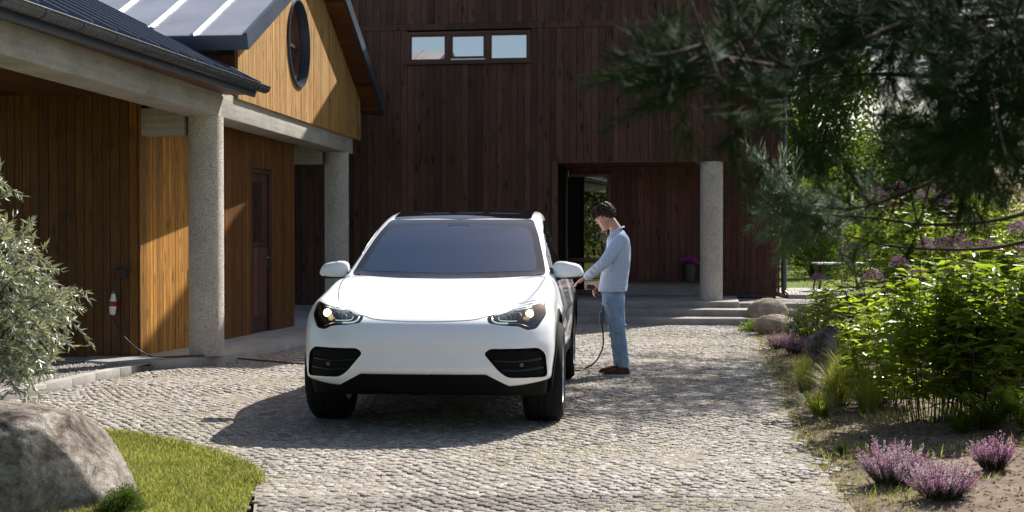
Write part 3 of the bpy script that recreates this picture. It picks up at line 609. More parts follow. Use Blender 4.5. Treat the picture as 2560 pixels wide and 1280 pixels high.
b = MB(); n = 12; prof = [(.068 * math.cos(a), .068 * math.sin(a)) for a in np.linspace(PI, 2 * PI, n)] + [(.062 * math.cos(a), .062 * math.sin(a) + .001) for a in np.linspace(2 * PI, PI, n)]
V = [(x, y - .050, z - .012) for x in (-L_, .12) for y, z in prof]; m_ = len(prof); b.raw(V, [(i, (i + 1) % m_, m_ + (i + 1) % m_, m_ + i) for i in range(m_)])
b.tube([(-L_, -.118, -.010), (.12, -.118, -.010)], .008, 8)
b.raw([(.12, y - .050, z - .012) for y, z in prof[:n]], [tuple(range(n))]); b.raw([(.125, y - .050, z - .012) for y, z in prof[:n]], [tuple(range(n - 1, -1, -1))])
gutter = b.obj('gutter', 'gutter_metal', lean, smooth='auto')
for i in range(int(L_ / .62)):
    x = -.25 - i * .62; V = []; k = 10; pr = [(.0725 * math.cos(a), .0725 * math.sin(a)) for a in np.linspace(PI * .98, PI * 2.02, k)]
    g_ = MB(); V = [(x + dxx, y - .050, z - .012) for dxx in (0, .022) for y, z in pr]; g_.raw(V, [(j, j + 1, k + j + 1, k + j) for j in range(k - 1)]); g_.obj('gutter_bracket', 'fascia_metal', gutter)
MB().box(-L_, .02, .022, .05, -.13, -.02).obj('fascia', 'fascia_metal', lean)
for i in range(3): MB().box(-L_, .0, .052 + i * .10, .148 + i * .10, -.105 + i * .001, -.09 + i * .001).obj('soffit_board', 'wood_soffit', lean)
# gable: boards, round window, cross roof
gx0, gx1, GY, GE, GS = .5, 7.55, -.215, 3.55, .446
gtop = lambda x: min(GE + GS * (x + .2), GE + GS * (8.1 - x)) - .19
cx, cz = 0, 0
wc = at(746, 113, 18.18); wcl = wl(wc)
RW = .56
cxw = wcl.x; czw = 3.96
gable = thing('gable', None, None, (0, GY, 0), 0); gable.parent = wing
def gboards():
    e = gx0
    while e < gx1 - .01:
        w_ = min(.088, gx1 - e); xm = e + w_ / 2; d_ = abs(xm - cxw); b0 = 2.955
        if d_ < RW + .02:
            h = lambda x: math.sqrt(max((RW + .015) ** 2 - (x - cxw) ** 2, 0))
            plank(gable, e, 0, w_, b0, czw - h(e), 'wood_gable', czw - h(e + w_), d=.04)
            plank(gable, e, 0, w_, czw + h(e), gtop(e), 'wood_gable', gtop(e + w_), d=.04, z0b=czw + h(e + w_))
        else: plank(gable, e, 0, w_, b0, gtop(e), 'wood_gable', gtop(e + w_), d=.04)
        e += w_
gboards()
# backing wall behind the boards with its round opening
b = MB(); n = 48; ring = [(cxw + (RW + .02) * math.cos(2 * PI * k / n), czw + (RW + .02) * math.sin(2 * PI * k / n)) for k in range(n)]
outp = [];
for k in range(n):
    a = 2 * PI * k / n; dx_, dz_ = math.cos(a), math.sin(a); t = 30
    for t_ in np.linspace(.3, 6, 400):
        x_, z_ = cxw + dx_ * t_, czw + dz_ * t_
        if x_ < gx0 + .01 or x_ > gx1 - .01 or z_ < 2.97 or z_ > gtop(x_) - .01: break
        t = t_
    outp.append((cxw + dx_ * t, czw + dz_ * t))
b.raw([(x, .045, z) for x, z in ring] + [(x, .045, z) for x, z in outp], [(k, (k + 1) % n, n + (k + 1) % n, n + k) for k in range(n)]); b.obj('backing', 'dark_gap', gable)
Mw = Matrix.Translation((cxw, 0, czw)) @ Matrix.Rotation(PI / 2, 4, 'X')
rw = MB().lathe([(RW + .022, .002), (RW + .022, .035), (RW + .004, .035), (RW + .004, -.20), (RW + .012, -.20)], 64, Mw).obj('round_window', 'fascia_metal', gable, smooth='auto')
MB().lathe([(RW + .006, -.10), (RW - .06, -.10), (RW - .06, -.17), (RW + .006, -.17)], 64, Mw).obj('frame', 'wood_frame', rw, smooth='auto')
MB().box(cxw - .025, cxw + .025, .11, .16, czw - RW + .05, czw + RW - .05).box(cxw - RW + .05, cxw - .026, .112, .158, czw - .02, czw + .02).box(cxw + .026, cxw + RW - .05, .112, .158, czw - .02, czw + .02).obj('glazing_bar', 'wood_frame', rw)
MB().lathe([(0, -.14), (RW - .05, -.14)], 48, Mw).obj('pane', 'window_glass', rw); MB().lathe([(0, -.20), (RW + .02, -.20)], 48, Mw).obj('room_behind', 'interior_dark', rw)
# roof of the gable, two slopes of standing-seam metal over boards
groof = thing('gable_roof', None, None, (0, 0, 0), 0); groof.parent = wing
ya, yb = GY - .30, 6.0; L2 = 4.15 / math.cos(math.atan(GS))
for sgn, xe in ((1, -.2), (-1, 8.1)):
    M_ = Matrix.Translation((xe, 0, GE)) @ Matrix.Rotation(-math.atan(GS) * sgn, 4, 'Y') @ Matrix.Diagonal((sgn, 1, 1, 1))
    def bx(*a): return MB().box(*a, M=M_)
    bx(0.03, L2 - .002, ya + .03, yb, -.05, -.005).obj('deck', 'fascia_metal', groof)
    ns = 11; wd = (yb - ya) / ns
    for i in range(ns):
        y0 = ya + i * wd
        bx(-.005, L2, y0 + .003, y0 + wd - .003, 0, .006).obj('roof_panel', 'roof_metal', groof)
        if i: bx(-.008, L2, y0 - .014, y0 + .014, .006, .045).obj('seam', 'roof_metal', groof)
    bx(-.01, L2, ya - .012, ya + .03, -.14, .045).obj('bargeboard', 'fascia_metal', groof)
    bx(-.02, .012, ya - .01, yb, -.14, .02).obj('fascia', 'fascia_metal', groof)
    for i in range(int((L2 - .05) / .115)):
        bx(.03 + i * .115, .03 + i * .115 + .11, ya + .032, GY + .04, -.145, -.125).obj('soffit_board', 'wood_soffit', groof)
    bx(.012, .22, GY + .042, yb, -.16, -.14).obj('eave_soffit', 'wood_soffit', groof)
MB().box(.5, .56, GY + .05, 5, 2.99, 3.45).obj('dormer_cheek', 'wood_dark', wing)
MB().box(gx1 - .02, gx1 + .03, GY - .004, 3, 2.99, 3.42).obj('dormer_cheek', 'wood_gable', wing)
# ---------------------------------------------------------------- the white car
def sinterp(x, X, Y):
    X = np.asarray(X, float); Y = np.asarray(Y, float); d = np.diff(Y) / np.diff(X); m = np.zeros(len(X)); m[0] = d[0]; m[-1] = d[-1]
    for i in range(1, len(X) - 1): m[i] = 0 if d[i - 1] * d[i] <= 0 else 2 * d[i - 1] * d[i] / (d[i - 1] + d[i])
    x = np.clip(x, X[0], X[-1]); i = np.clip(np.searchsorted(X, x) - 1, 0, len(X) - 2); h = X[i + 1] - X[i]; t = (x - X[i]) / h
    return (2 * t**3 - 3 * t**2 + 1) * Y[i] + (t**3 - 2 * t**2 + t) * h * m[i] + (-2 * t**3 + 3 * t**2) * Y[i + 1] + (t**3 - t**2) * h * m[i + 1]
def smax(a, b, k):
    h = np.clip(.5 + .5 * (a - b) / k, 0, 1); return b * (1 - h) + a * h + k * h * (1 - h)
def sstep(a, b, x): t = np.clip((x - a) / (b - a), 0, 1); return t * t * (3 - 2 * t)
def gauss(x, c, s): return np.exp(-((x - c) / s) ** 2)
def nose(x, z):
    ax = np.abs(x)
    n = sinterp(z, [.15, .30, .40, .50, .62, .72, .79, .86, 1.0], [.16, .07, .025, .0, .005, .035, .075, .15, .34])
    n = n + .02 * gauss(z, .44, .035) * (ax < .55) * 0
    return n + .085 * ax**2 + .40 * ax**5.5 - .020 * gauss(z, .40, .05) * sstep(.5, .62, ax) + .014 * gauss(z, .60, .09) * sstep(.62, .45, ax)
def hood(x, t):
    ax = np.abs(x)
    h = sinterp(t, [-.1, 0, .1, .25, .5, .9, 1.35, 1.8, 4.3, 4.7, 5.0], [.77, .795, .83, .865, .91, .985, 1.075, 1.10, 1.10, 1.06, .98])
    f = sstep(2.0, .9, t)
    cl = sinterp(t, [0, .2, .6, 1.35], [.50, .56, .68, .80])
    return h - .022 * ax**2 + f * (.055 * gauss(ax, .80, .16) - .022 * gauss(ax, cl, .055) * sstep(.1, .35, t))
def zbot(x, t):
    ax = np.abs(x)
    front = sinterp(ax, [0, .44, .55, .60, .93, 1.1], [.435, .435, .350, .348, .385, .40])
    return front * sstep(1.0, .5, t) + (.34 + .0 * ax) * sstep(.5, 1.0, t)
def W_(t, z):
    w0 = sinterp(t, [0, .5, .9, 1.3, 2.4, 3.4, 3.85, 4.4, 5], [.915, .925, .935, .945, .945, .970, .985, .975, .92])
    p = sinterp(z, [.2, .42, .62, .78, .92, 1.02, 1.15], [-.045, -.02, 0, .0, -.022, -.055, -.115])
    scul = -.030 * gauss(z, .56, .10) * sstep(1.3, 1.7, t) * sstep(3.5, 3.1, t) + .012 * gauss(z, .80, .03) * sstep(1.4, 1.9, t) * sstep(3.6, 3.2, t)
    return w0 + p + scul
def Fbody(x, t, z, bottom=True):
    ax = np.abs(x); f = smax(ax - W_(t, z), z - hood(x, t), .075)
    f = smax(f, (nose(x, z) - t) * .9, .05); f = smax(f, (t - (4.98 - .10 * ax**2 - .25 * ax**6 - .22 * np.clip(z - .8, 0, 1))), .08)
    return smax(f, zbot(x, t) - z, .018) if bottom else f
def Fcab(x, t, z):
    ax = np.abs(x); tt = t - .20 * ax**2
    r = sinterp(tt, [1.0, 1.32, 1.7, 2.1, 2.45, 2.8, 3.2, 3.7, 4.3, 4.75, 5.0], [.92, 1.06, 1.235, 1.415, 1.55, 1.625, 1.655, 1.635, 1.50, 1.28, 1.05])
    f = smax((z - (r - .03 * ax**2)) * .92, (ax - (.882 - .335 * np.clip(z - 1.06, -.3, 1) - .18 * sstep(3.2, 4.8, t))) * .94, .06)
    f = smax(f, 1.0 - t, .03); f = smax(f, t - 4.93, .06)
    return smax(f, 0.8 - z, .05)
def Fall(x, t, z, bottom=True):
    a, b = -Fbody(x, t, z, bottom), -Fcab(x, t, z); return -smax(a, b, .03)
def raysolve(F, O, D, tmax, n=150):
    ts = np.linspace(0, tmax, n); f = np.stack([F(*(O + D * q).T) for q in ts], 1); k = np.argmax(f > 0, 1); k = np.maximum(k, 1)
    lo, hi = ts[k - 1], ts[k]
    for _ in range(26):
        m_ = (lo + hi) / 2; v = F(*(O + D * m_[:, None]).T); lo = np.where(v <= 0, m_, lo); hi = np.where(v <= 0, hi, m_)
    return O + D * ((lo + hi) / 2)[:, None]
def shell_mesh(name, F, T0=.95, T1=4.15, zc=.68, na=440, tmax=1.5):
    # rings of rays across the length, rays fanning out at both ends
    rings = []; ph = (np.arange(na) + .5) / na * 2 * PI; cr = np.stack([np.sin(ph), np.zeros(na), -np.cos(ph)], 1)
    nf = 120; nr = 34
    for i in range(nf): a = PI / 2 * (1 - (i + 1) / (nf + 1)); rings.append((T0, a, -1))
    for t in np.linspace(T0, T1, 130): rings.append((t, 0, 0))
    for i in range(nr): a = PI / 2 * (i + 1) / (nr + 1); rings.append((T1, a, 1))
    O = []; D = []
    for t, a, s in rings:
        O.append(np.tile([0, t, zc], (na, 1))); D.append(cr * math.cos(a) + np.array([0, s * math.sin(a), 0]))
    O = np.concatenate([[[0, T0, zc]]] + O + [[[0, T1, zc]]]); D = np.concatenate([[[0, -1, 0]]] + D + [[[0, 1, 0]]])
    V = raysolve(F, O, D, tmax); Fq = []; m_ = len(rings)
    for i in range(m_ - 1):
        a = 1 + i * na + np.arange(na); b = 1 + i * na + (np.arange(na) + 1) % na; Fq.append(np.stack([a, b, b + na, a + na], 1))
    Fq = np.concatenate(Fq); tri = [(0, 1 + (k + 1) % na, 1 + k) for k in range(na)]; e = 1 + (m_ - 1) * na; tri += [(len(V) - 1, e + k, e + (k + 1) % na) for k in range(na)]
    me = bpy.data.meshes.new(name); me.from_pydata(V.tolist(), [], Fq.tolist() + tri); me.update()
    bm = bmesh.new(); bm.from_mesh(me); bmesh.ops.recalc_face_normals(bm, faces=bm.faces); bm.to_mesh(me); bm.free(); return me
def Fq_(x, y, z): return Fall(x, y, z)
def grad(P, F=Fq_, e=.002):
    g = np.stack([F(*(P + np.eye(3)[i] * e).T) - F(*(P - np.eye(3)[i] * e).T) for i in range(3)], 1); return norm(g)
def project(P2, view, side=1, F=Fq_):
    """front: (x,z) along t; side: (t,z) along x; top: (x,t) along -z"""
    P2 = np.asarray(P2, float); n = len(P2); z0 = np.zeros(n)
    if view == 'front': O = np.stack([P2[:, 0], z0 - .4, P2[:, 1]], 1); D = np.array([0, 1., 0]); T = 3.4
    elif view == 'side': O = np.stack([z0 + side * 1.4, P2[:, 0], P2[:, 1]], 1); D = np.array([-side, 0., 0]); T = 1.4
    else: O = np.stack([P2[:, 0], P2[:, 1], z0 + 1.9], 1); D = np.array([0, 0, -1.]); T = 1.5
    g = lambda x, y, z: -F(x, y, z)
    return raysolve(g, O, np.tile(D, (n, 1)), T, 260)
def dens(poly, step):
    out = []
    for i in range(len(poly)):
        a, b = np.array(poly[i]), np.array(poly[(i + 1) % len(poly)]); k = max(1, int(np.linalg.norm(b - a) / step))
        out += [tuple(a + (b - a) * j / k) for j in range(k)]
    return out
def roundpoly(poly, r=.02, n=4):
    out = []; m_ = len(poly)
    for i in range(m_):
        p, a, b = Vector(poly[i]), Vector(poly[i - 1]), Vector(poly[(i + 1) % m_]); u, v = (a - p), (b - p); q = min(r, u.length * .45, v.length * .45); A = p + u.normalized() * q; B = p + v.normalized() * q
        for k in range(n + 1): t = k / n; out.append(tuple(A * (1 - t)**2 + p * 2 * t * (1 - t) + B * t * t))
    return out
def fill(poly, step):
    P = np.array(poly); lo, hi = P.min(0), P.max(0); X, Y = np.meshgrid(np.arange(lo[0] + step / 2, hi[0], step), np.arange(lo[1] + step / 2, hi[1], step)); Q = np.stack([X.ravel(), Y.ravel()], 1); Q = Q[inpoly(Q, poly)]
    dmin = np.sqrt(((Q[:, None] - P[None])**2).sum(-1)).min(1) if len(Q) else np.zeros(0); Q = Q[dmin > step * .45]; n = len(poly)
    v, _, f, _, _, _ = geometry.delaunay_2d_cdt([Vector(p) for p in poly] + [Vector(q) for q in Q], [], [list(range(n))], 1, 1e-6)
    return np.array([tuple(p) for p in v]), [list(x) for x in f], n
def patch(name, poly, view, off, mat, parent, step=.03, side=1, skirt=.012, smooth=True):
    poly = dens(poly, step); v, f, n = fill(poly, step); P = project(v, view, side); N = grad(P); A = P + N * off; B = P[:n] + N[:n] * (off - skirt)
    V = np.concatenate([A, B]); base = len(A); F = list(f)
    F += [(i, (i + 1) % n, base + (i + 1) % n, base + i) for i in range(n)]
    me = bpy.data.meshes.new(name); me.from_pydata(V.tolist(), [], F); me.update()
    bm = bmesh.new(); bm.from_mesh(me); bm.faces.ensure_lookup_table()
    fa = bm.faces[0]; c = fa.calc_center_median(); gn = grad(np.array([c]))[0]
    bmesh.ops.recalc_face_normals(bm, faces=bm.faces)
    fl = [x for x in bm.faces if len(x.verts) == 3][:1]
    if fl and Vector(gn).dot(fa.normal) < 0: bmesh.ops.reverse_faces(bm, faces=bm.faces)
    for x in bm.faces: x.smooth = smooth
    for e_ in bm.edges: e_.smooth = e_.calc_face_angle(0) < R(40)
    bm.to_mesh(me); bm.free(); return link(name, me, parent, mat)
def cutter(poly, view, depth, step=.03, side=1):
    poly = dens(poly, step); v, f, n = fill(poly, step); P = project(v, view, side, F=lambda x, y, z: Fall(x, y, z, True))
    ax = 1 if view == 'front' else 0; A = P.copy(); B = P.copy()
    if view == 'front': A[:, 1] = -.5; B[:, 1] += depth
    V = np.concatenate([A, B]); m_ = len(A); F = [list(x) for x in f] + [[m_ + i for i in x][::-1] for x in f] + [[i, (i + 1) % n, m_ + (i + 1) % n, m_ + i][::-1] for i in range(n)]
    me = bpy.data.meshes.new('cutter'); me.from_pydata(V.tolist(), [], F); bm = bmesh.new(); bm.from_mesh(me); bmesh.ops.recalc_face_normals(bm, faces=bm.faces); bm.to_mesh(me); bm.free(); return me
NB('car_paint').set(color=(.88, .88, .885), rough=.4, spec=.5, coat=1.0, coatr=.03)
simple('car_black', (.0035, .0035, .004), rough=.7, spec=.15); simple('car_gloss_black', (.004, .004, .006), rough=.06, ior=1.4); simple('tyre', (.010, .010, .011), rough=.85, spec=.2)
simple('car_glass', (.010, .022, .055), rough=.02, ior=1.5); simple('car_glass_dark', (.004, .005, .007), rough=.03, ior=1.5); simple('car_interior', (.05, .06, .075), rough=.6)
simple('rim_metal', (.62, .63, .65), rough=.25, metal=.9); simple('led_white', (.5, .62, .60), rough=.2, metal=.2, emit=(.7, .85, .82), emits=.3)
simple('lamp_on', (1, .9, .6), emit=(1.0, .80, .42), emits=6.0); simple('chrome', (.7, .72, .74), rough=.12, metal=1.0); simple('lamp_green', (.02, .06, .05), rough=.15, metal=.6)

CT0 = .88
car_root = Vector((-.572, 10.53, 0)); car = thing('car', 'white electric crossover parked on the stone drive with its headlights on, facing the camera', 'car', car_root, R(-4.2))
cardy = bpy.data.objects.new('tmp', None)
def cshift(o): return o
body_me = shell_mesh('body', Fq_)
cuts = []
intake = roundpoly([(-.880, .402), (-.865, .575), (-.815, .620), (-.475, .620), (-.435, .585), (-.545, .455), (-.605, .412)], .035)
lampL = roundpoly([(-.850, .938), (-.765, .914), (-.445, .842), (-.460, .797), (-.55, .783), (-.68, .772), (-.735, .744), (-.80, .752), (-.865, .845)], .022)
mir = lambda P: [(-x, y) for x, y in P][::-1]
for p, dpt in ((intake, .075), (mir(intake), .075), (lampL, .07), (mir(lampL), .07)): cuts.append(cutter(p, 'front', dpt))
def wheelcut(t, sx):
    b = MB(); b.lathe([(0, 0), (.425, 0), (.425, .42), (0, .42)], 72, Matrix.Translation((sx * 1.12, t, .40)) @ Matrix.Rotation(-PI / 2 * sx, 4, 'Y')); me = b.mesh('cutter')
    bm = bmesh.new(); bm.from_mesh(me); bmesh.ops.remove_doubles(bm, verts=bm.verts, dist=1e-5); bmesh.ops.recalc_face_normals(bm, faces=bm.faces); bm.to_mesh(me); bm.free(); return me
AX0, AX1 = .90, 3.86
for t in (AX0, AX1):
    for sx in (-1, 1): cuts.append(wheelcut(t, sx))
def boolean(me, cutters):
    o = bpy.data.objects.new('body_tmp', me); COL.objects.link(o); co = []
    for c in cutters:
        q = bpy.data.objects.new('c', c); COL.objects.link(q); co.append(q); m_ = o.modifiers.new('b', 'BOOLEAN'); m_.operation = 'DIFFERENCE'; m_.object = q; m_.solver = 'EXACT'
    bpy.context.view_layer.update(); dg = bpy.context.evaluated_depsgraph_get(); r = bpy.data.meshes.new_from_object(o.evaluated_get(dg))
    for q in co + [o]: bpy.data.objects.remove(q)
    return r
body_me = boolean(body_me, cuts); body_me.name = 'body'
# faces cut into the shell are black plastic
n = len(body_me.polygons); C_ = np.zeros(n * 3); body_me.polygons.foreach_get('center', C_); C_ = C_.reshape(-1, 3); fv = Fall(C_[:, 0], C_[:, 1], C_[:, 2])
pin = lambda P_: inpoly(np.c_[np.abs(C_[:, 0]), C_[:, 2]], [(abs(a) + (.006 if abs(a) > .7 else -.006), b_) for a, b_ in P_]) & (C_[:, 1] < .75)
whl = np.minimum(np.hypot(C_[:, 1] - .90, C_[:, 2] - .40), np.hypot(C_[:, 1] - 3.86, C_[:, 2] - .40)) < .4262
mi = ((fv < -.02) | ((fv < -.0025) & (pin(intake) | pin(lampL) | whl))).astype(np.int32); body_me.materials.clear(); body_me.materials.append(MATS['car_paint']); body_me.materials.append(MATS['car_black']); body_me.polygons.foreach_set('material_index', mi)
body_me.polygons.foreach_set('use_smooth', np.ones(n, bool))
bm = bmesh.new(); bm.from_mesh(body_me)
for e_ in bm.edges:
    if e_.calc_face_angle(0) > R(32) or (len(e_.link_faces) == 2 and e_.link_faces[0].material_index != e_.link_faces[1].material_index): e_.smooth = False
bm.to_mesh(body_me); bm.free()
OFF = (0, -CT0 - .02, 0)
def cobj(o): o.location = Vector(o.location) + Vector(OFF); return o
body = link('body', body_me, car, None, OFF)
# black lower body
def Fu(x, t, z):
    f = Fbody(x, t, z, False) + .022; return smax(smax(f, .235 + .05 * sstep(.6, 0, t) - z, .03), z - .62, .02)
um = boolean(shell_mesh('underbody', Fu, zc=.42, na=160), [wheelcut(t, sx) for t in (AX0, AX1) for sx in (-1, 1)]); um.materials.append(MATS['car_black']); cobj(link('underbody', um, car))
# glass
wspoly = roundpoly([(-.803, 1.097), (-.40, 1.078), (0, 1.074), (.40, 1.078), (.803, 1.097), (.772, 1.22), (.706, 1.42), (.640, 1.560), (-.640, 1.560), (-.706, 1.42), (-.772, 1.22)], .035)
wsin = roundpoly([(-.725, 1.128), (0, 1.112), (.725, 1.128), (.715, 1.20), (.650, 1.42), (.605, 1.49), (0, 1.518), (-.605, 1.49), (-.650, 1.42), (-.715, 1.20)], .05)
cobj(patch('windscreen', wspoly, 'front', .003, 'car_gloss_black', car)); ws = bpy.data.objects['windscreen']
g_ = patch('windscreen_glass', wsin, 'front', .0045, 'car_glass', ws, skirt=.001)
roofp = roundpoly([(-.62, 2.62), (0, 2.50), (.62, 2.62), (.625, 3.2), (.56, 4.1), (-.56, 4.1), (-.625, 3.2)], .05)
cobj(patch('roof_glass', roofp, 'top', .004, 'car_gloss_black', car, .05))
for sd_ in (-1, 1):
    fr = patch('side_window', roundpoly([(1.62, 1.105), (1.95, 1.27), (2.40, 1.46), (2.72, 1.545), (2.86, 1.555), (2.84, 1.12)], .025), 'side', .006, 'car_glass_dark', car, .025, sd_); cobj(fr)
    fr = patch('side_window', roundpoly([(2.93, 1.12), (2.93, 1.558), (3.5, 1.55), (3.95, 1.46), (4.35, 1.26), (4.30, 1.15)], .03), 'side', .006, 'car_glass_dark', car, .025, sd_); cobj(fr)
# panel gaps as thin dark seams let into the paint
def seam(name, path, view, w_=.0055, side=1, mat='car_black'):
    P2 = np.array(path); P = project(P2, view, side); N = grad(P); T = norm(np.gradient(P, axis=0)); Sd = norm(np.cross(N, T)); A = P + Sd * w_ / 2 + N * .0012; B = P - Sd * w_ / 2 + N * .0012
    me = mesh_np(name, np.concatenate([A, B]), [(i, i + 1, len(P) + i + 1, len(P) + i) for i in range(len(P) - 1)]); me.materials.append(MATS[mat]); return cobj(link(name, me, car))
def cr2(pts, n=10): return [(p.x, p.y) for p in smoothpath([(a, b, 0) for a, b in pts], n)]
seam('panel_gap', cr2([(-.46, .846), (-.36, .822), (-.2, .812), (0, .809), (.2, .812), (.36, .822), (.46, .846)], 14), 'front')
for s_ in (-1, 1):
    seam('panel_gap', cr2([(s_ * .50, .17), (s_ * .60, .30), (s_ * .705, .55), (s_ * .775, .90), (s_ * .805, 1.25), (s_ * .80, 1.47)], 14), 'top', w_=.007)
    seam('panel_gap', cr2([(1.56, 1.06), (1.50, .95), (1.44, .75), (1.42, .52), (1.46, .37)], 10), 'side', side=s_, w_=.007)
    seam('panel_gap', cr2([(2.89, 1.10), (2.90, .8), (2.88, .5), (2.86, .37)], 10), 'side', side=s_, w_=.007)
    seam('panel_gap', cr2([(4.2, 1.12), (3.95, .98), (3.62, .86), (3.50, .62), (3.46, .37)], 10), 'side', side=s_, w_=.006)
    h_ = MB().box(-.09, .09, -.012, .012, -.011, .011); 
    for t_ in (2.68, 3.62):
        p_ = project([(t_, .93)], 'side', s_)[0]; o = MB().box(-.012, .012, -.10, .10, -.012, .012).obj('door_handle', 'chrome', car, bevel=.008, smooth='auto'); o.location = Vector(p_) + Vector(OFF) + Vector((s_ * .004, 0, 0))
    # wheel-arch trims
    for t_ in (AX0, AX1):
        aa = np.linspace(-.28, PI + .28, 44); pts_in = [(t_ + .425 * math.cos(a), .40 + .425 * math.sin(a)) for a in aa]; pts_out = [(t_ + .470 * math.cos(a), .40 + .462 * math.sin(a)) for a in aa]
        ok = [k for k in range(len(aa)) if pts_in[k][1] > .28]; Pi = project([pts_in[k] for k in ok], 'side', s_, F=lambda x, y, z: Fbody(x, y, z, False)); Po = project([pts_out[k] for k in ok], 'side', s_, F=lambda x, y, z: Fbody(x, y, z, False))
        lim = .0; V = []
        for a_, b_ in zip(Pi, Po): V += [a_ + [s_ * .014, 0, 0], b_ + [s_ * .010, 0, 0], b_ + [-s_ * .01, 0, 0], a_ + [-s_ * .06, 0, 0]]
        F = []
        for k in range(len(ok) - 1):
            for j in range(4): F.append((k * 4 + j, k * 4 + (j + 1) % 4, k * 4 + 4 + (j + 1) % 4, k * 4 + 4 + j))
        me = mesh_np('arch_trim', V, F, True); me.materials.append(MATS['car_black']); cobj(link('arch_trim', me, car))
    me = patch('sill_trim', dens([(1.36, .34), (3.42, .34), (3.42, .44), (1.36, .44)], .05), 'side', .012, 'car_black', car, .05, s_, skirt=.05); cobj(me)
# intakes: slats and a small sensor
for s_ in (-1, 1):
    gr = MB(); q = intake if s_ < 0 else mir(intake)
    v, f, n_ = fill(dens(q, .03), .03); P = project(v, 'front') + np.array([0, .060, 0]); gr.raw(P, f); g0 = cobj(gr.obj('intake_grille', 'car_black', car))
    for z_, xa, xb, mt in ((.535, .495, .842, 'car_gloss_black'), (.470, .55, .855, 'car_gloss_black')):
        xs = np.linspace(xa, xb, 16) * s_; ctr = project([(x, z_ - .012 * (1 - abs(abs(x) - .67) / .2)) for x in xs], 'front') + np.array([0, .028, 0]); V = []; 
        for p in ctr: V += [p + [0, -.012, .009], p + [0, .03, .012], p + [0, .03, -.009], p + [0, -.012, -.006]]
        F = [(k * 4 + j, k * 4 + (j + 1) % 4, k * 4 + 4 + (j + 1) % 4, k * 4 + 4 + j) for k in range(15) for j in range(4)]; F += [(3, 2, 1, 0), (60, 61, 62, 63)]
        me = mesh_np('slat', V, F); me.materials.append(MATS[mt]); link('slat', me, g0)
    p = project([(s_ * .70, .500)], 'front')[0]; MB().lathe([(0, 0), (.014, 0), (.014, .01), (.009, .012), (0, .006)], 18, Matrix.Translation(p + np.array([0, .025, 0])) @ Matrix.Rotation(PI / 2, 4, 'X')).obj('sensor', 'grey_plastic', g0)
# headlights
for s_ in (-1, 1):
    q = lampL if s_ < 0 else mir(lampL); hl = MB(); v, f, n_ = fill(dens(q, .02), .02); P = project(v, 'front') + np.array([0, .062, 0]); hl.raw(P, f); h0 = cobj(hl.obj('headlight', 'car_gloss_black', car))
    def fp(x, z, d): return project([(x * s_, z)], 'front')[0] + np.array([0, d, 0])
    def strip(nm, pts2, r_, mat, d=.012):
        P2 = [(p.x * s_, p.y) for p in smoothpath([(a, b, 0) for a, b in pts2], 6)]; Pp = project(P2, 'front') + np.array([0, d, 0]); return MB().tube([Vector(p) for p in Pp], r_, 8).obj(nm, mat, h0, smooth=True)
    strip('led_strip', [(.50, .848), (.64, .880), (.76, .902)], .0045, 'led_white'); strip('led_strip', [(.482, .838), (.492, .812), (.53, .798), (.60, .795)], .006, 'led_white'); strip('led_strip', [(.60, .795), (.68, .788), (.75, .765)], .004, 'chrome')
    strip('led_strip', [(.53, .836), (.54, .816), (.60, .810), (.66, .810)], .0035, 'led_white', .02)
    for (x_, z_, r_, mt) in ((.745, .856, .027, 'lamp_on'), (.665, .843, .021, 'lamp_green'), (.600, .830, .016, 'lamp_green')):
        p = fp(x_, z_, .045); MB().lathe([(r_ * 1.25, .0), (r_ * 1.2, .012), (r_, .006)], 24, Matrix.Translation(p) @ Matrix.Rotation(PI / 2, 4, 'X')).obj('lamp_bezel', 'chrome', h0, smooth=True)
        MB().lathe([(r_, 0), (r_ * .95, .008), (r_ * .6, .016), (0, .020)], 24, Matrix.Translation(p) @ Matrix.Rotation(PI / 2, 4, 'X')).obj('lamp_lens', mt, h0, smooth=True)
    patch('lens', dens(q, .02), 'front', -.001, 'lens_glass', h0, .02, skirt=.002)
# mirrors
def superell(b, c, r, e=.7, n=28, M=None, top=None):
    V = []; F = []
    sg = lambda v, p: math.copysign(abs(v) ** p, v)
    for i in range(n // 2 + 1):
        la = -PI / 2 + PI * i / (n // 2)
        for k in range(n):
            lo = 2 * PI * k / n; V.append(Vector((c[0] + r[0] * sg(math.cos(la), e) * sg(math.cos(lo), e), c[1] + r[1] * sg(math.cos(la), e) * sg(math.sin(lo), e), c[2] + r[2] * sg(math.sin(la), e))))
    for i in range(n // 2):
        for k in range(n): F.append((i * n + k, i * n + (k + 1) % n, (i + 1) * n + (k + 1) % n, (i + 1) * n + k))
    if M: V = [M @ v for v in V]
    return b.raw(V, F)
for s_ in (-1, 1):
    V = MB(); superell(V, (0, 0, 0), (.125, .075, .070), .62, 32); 
    V.v = [(x * (1 + .0 * z), y * (1.0) - .04 * (x * s_ > 0) * 0, z * (1 - .18 * s_ * x / .125) + .028 * (-s_ * x / .125) * 0 + (.018 * (1 - s_ * x / .125) * 0)) for x, y, z in V.v]
    V.v = [(x + (.028 * (-z) / .07) * (1 if s_ > 0 else -1) * (s_ * x > 0), y + .25 * abs(x) * (s_ * x > 0), z) for x, y, z in V.v]
    o = V.obj('mirror', 'car_paint', car, smooth=True); o.location = Vector((s_ * .978, 1.72, 1.135)) + Vector(OFF)
    MB().box(-.115, .115, .068, .078, -.05, .05).obj('mirror_glass', 'car_glass', o, bevel=.004); MB().box(-.110, .110, -.060, .065, -.072, -.060).obj('mirror_base', 'car_gloss_black', o, bevel=.005)
    MB().tube([(s_ * -.06, .0, -.066), (s_ * -.12, .01, -.085), (s_ * -.19, .0, -.10)], [.018, .022, .028], 10, el=.6).obj('mirror_stalk', 'car_gloss_black', o, smooth=True)
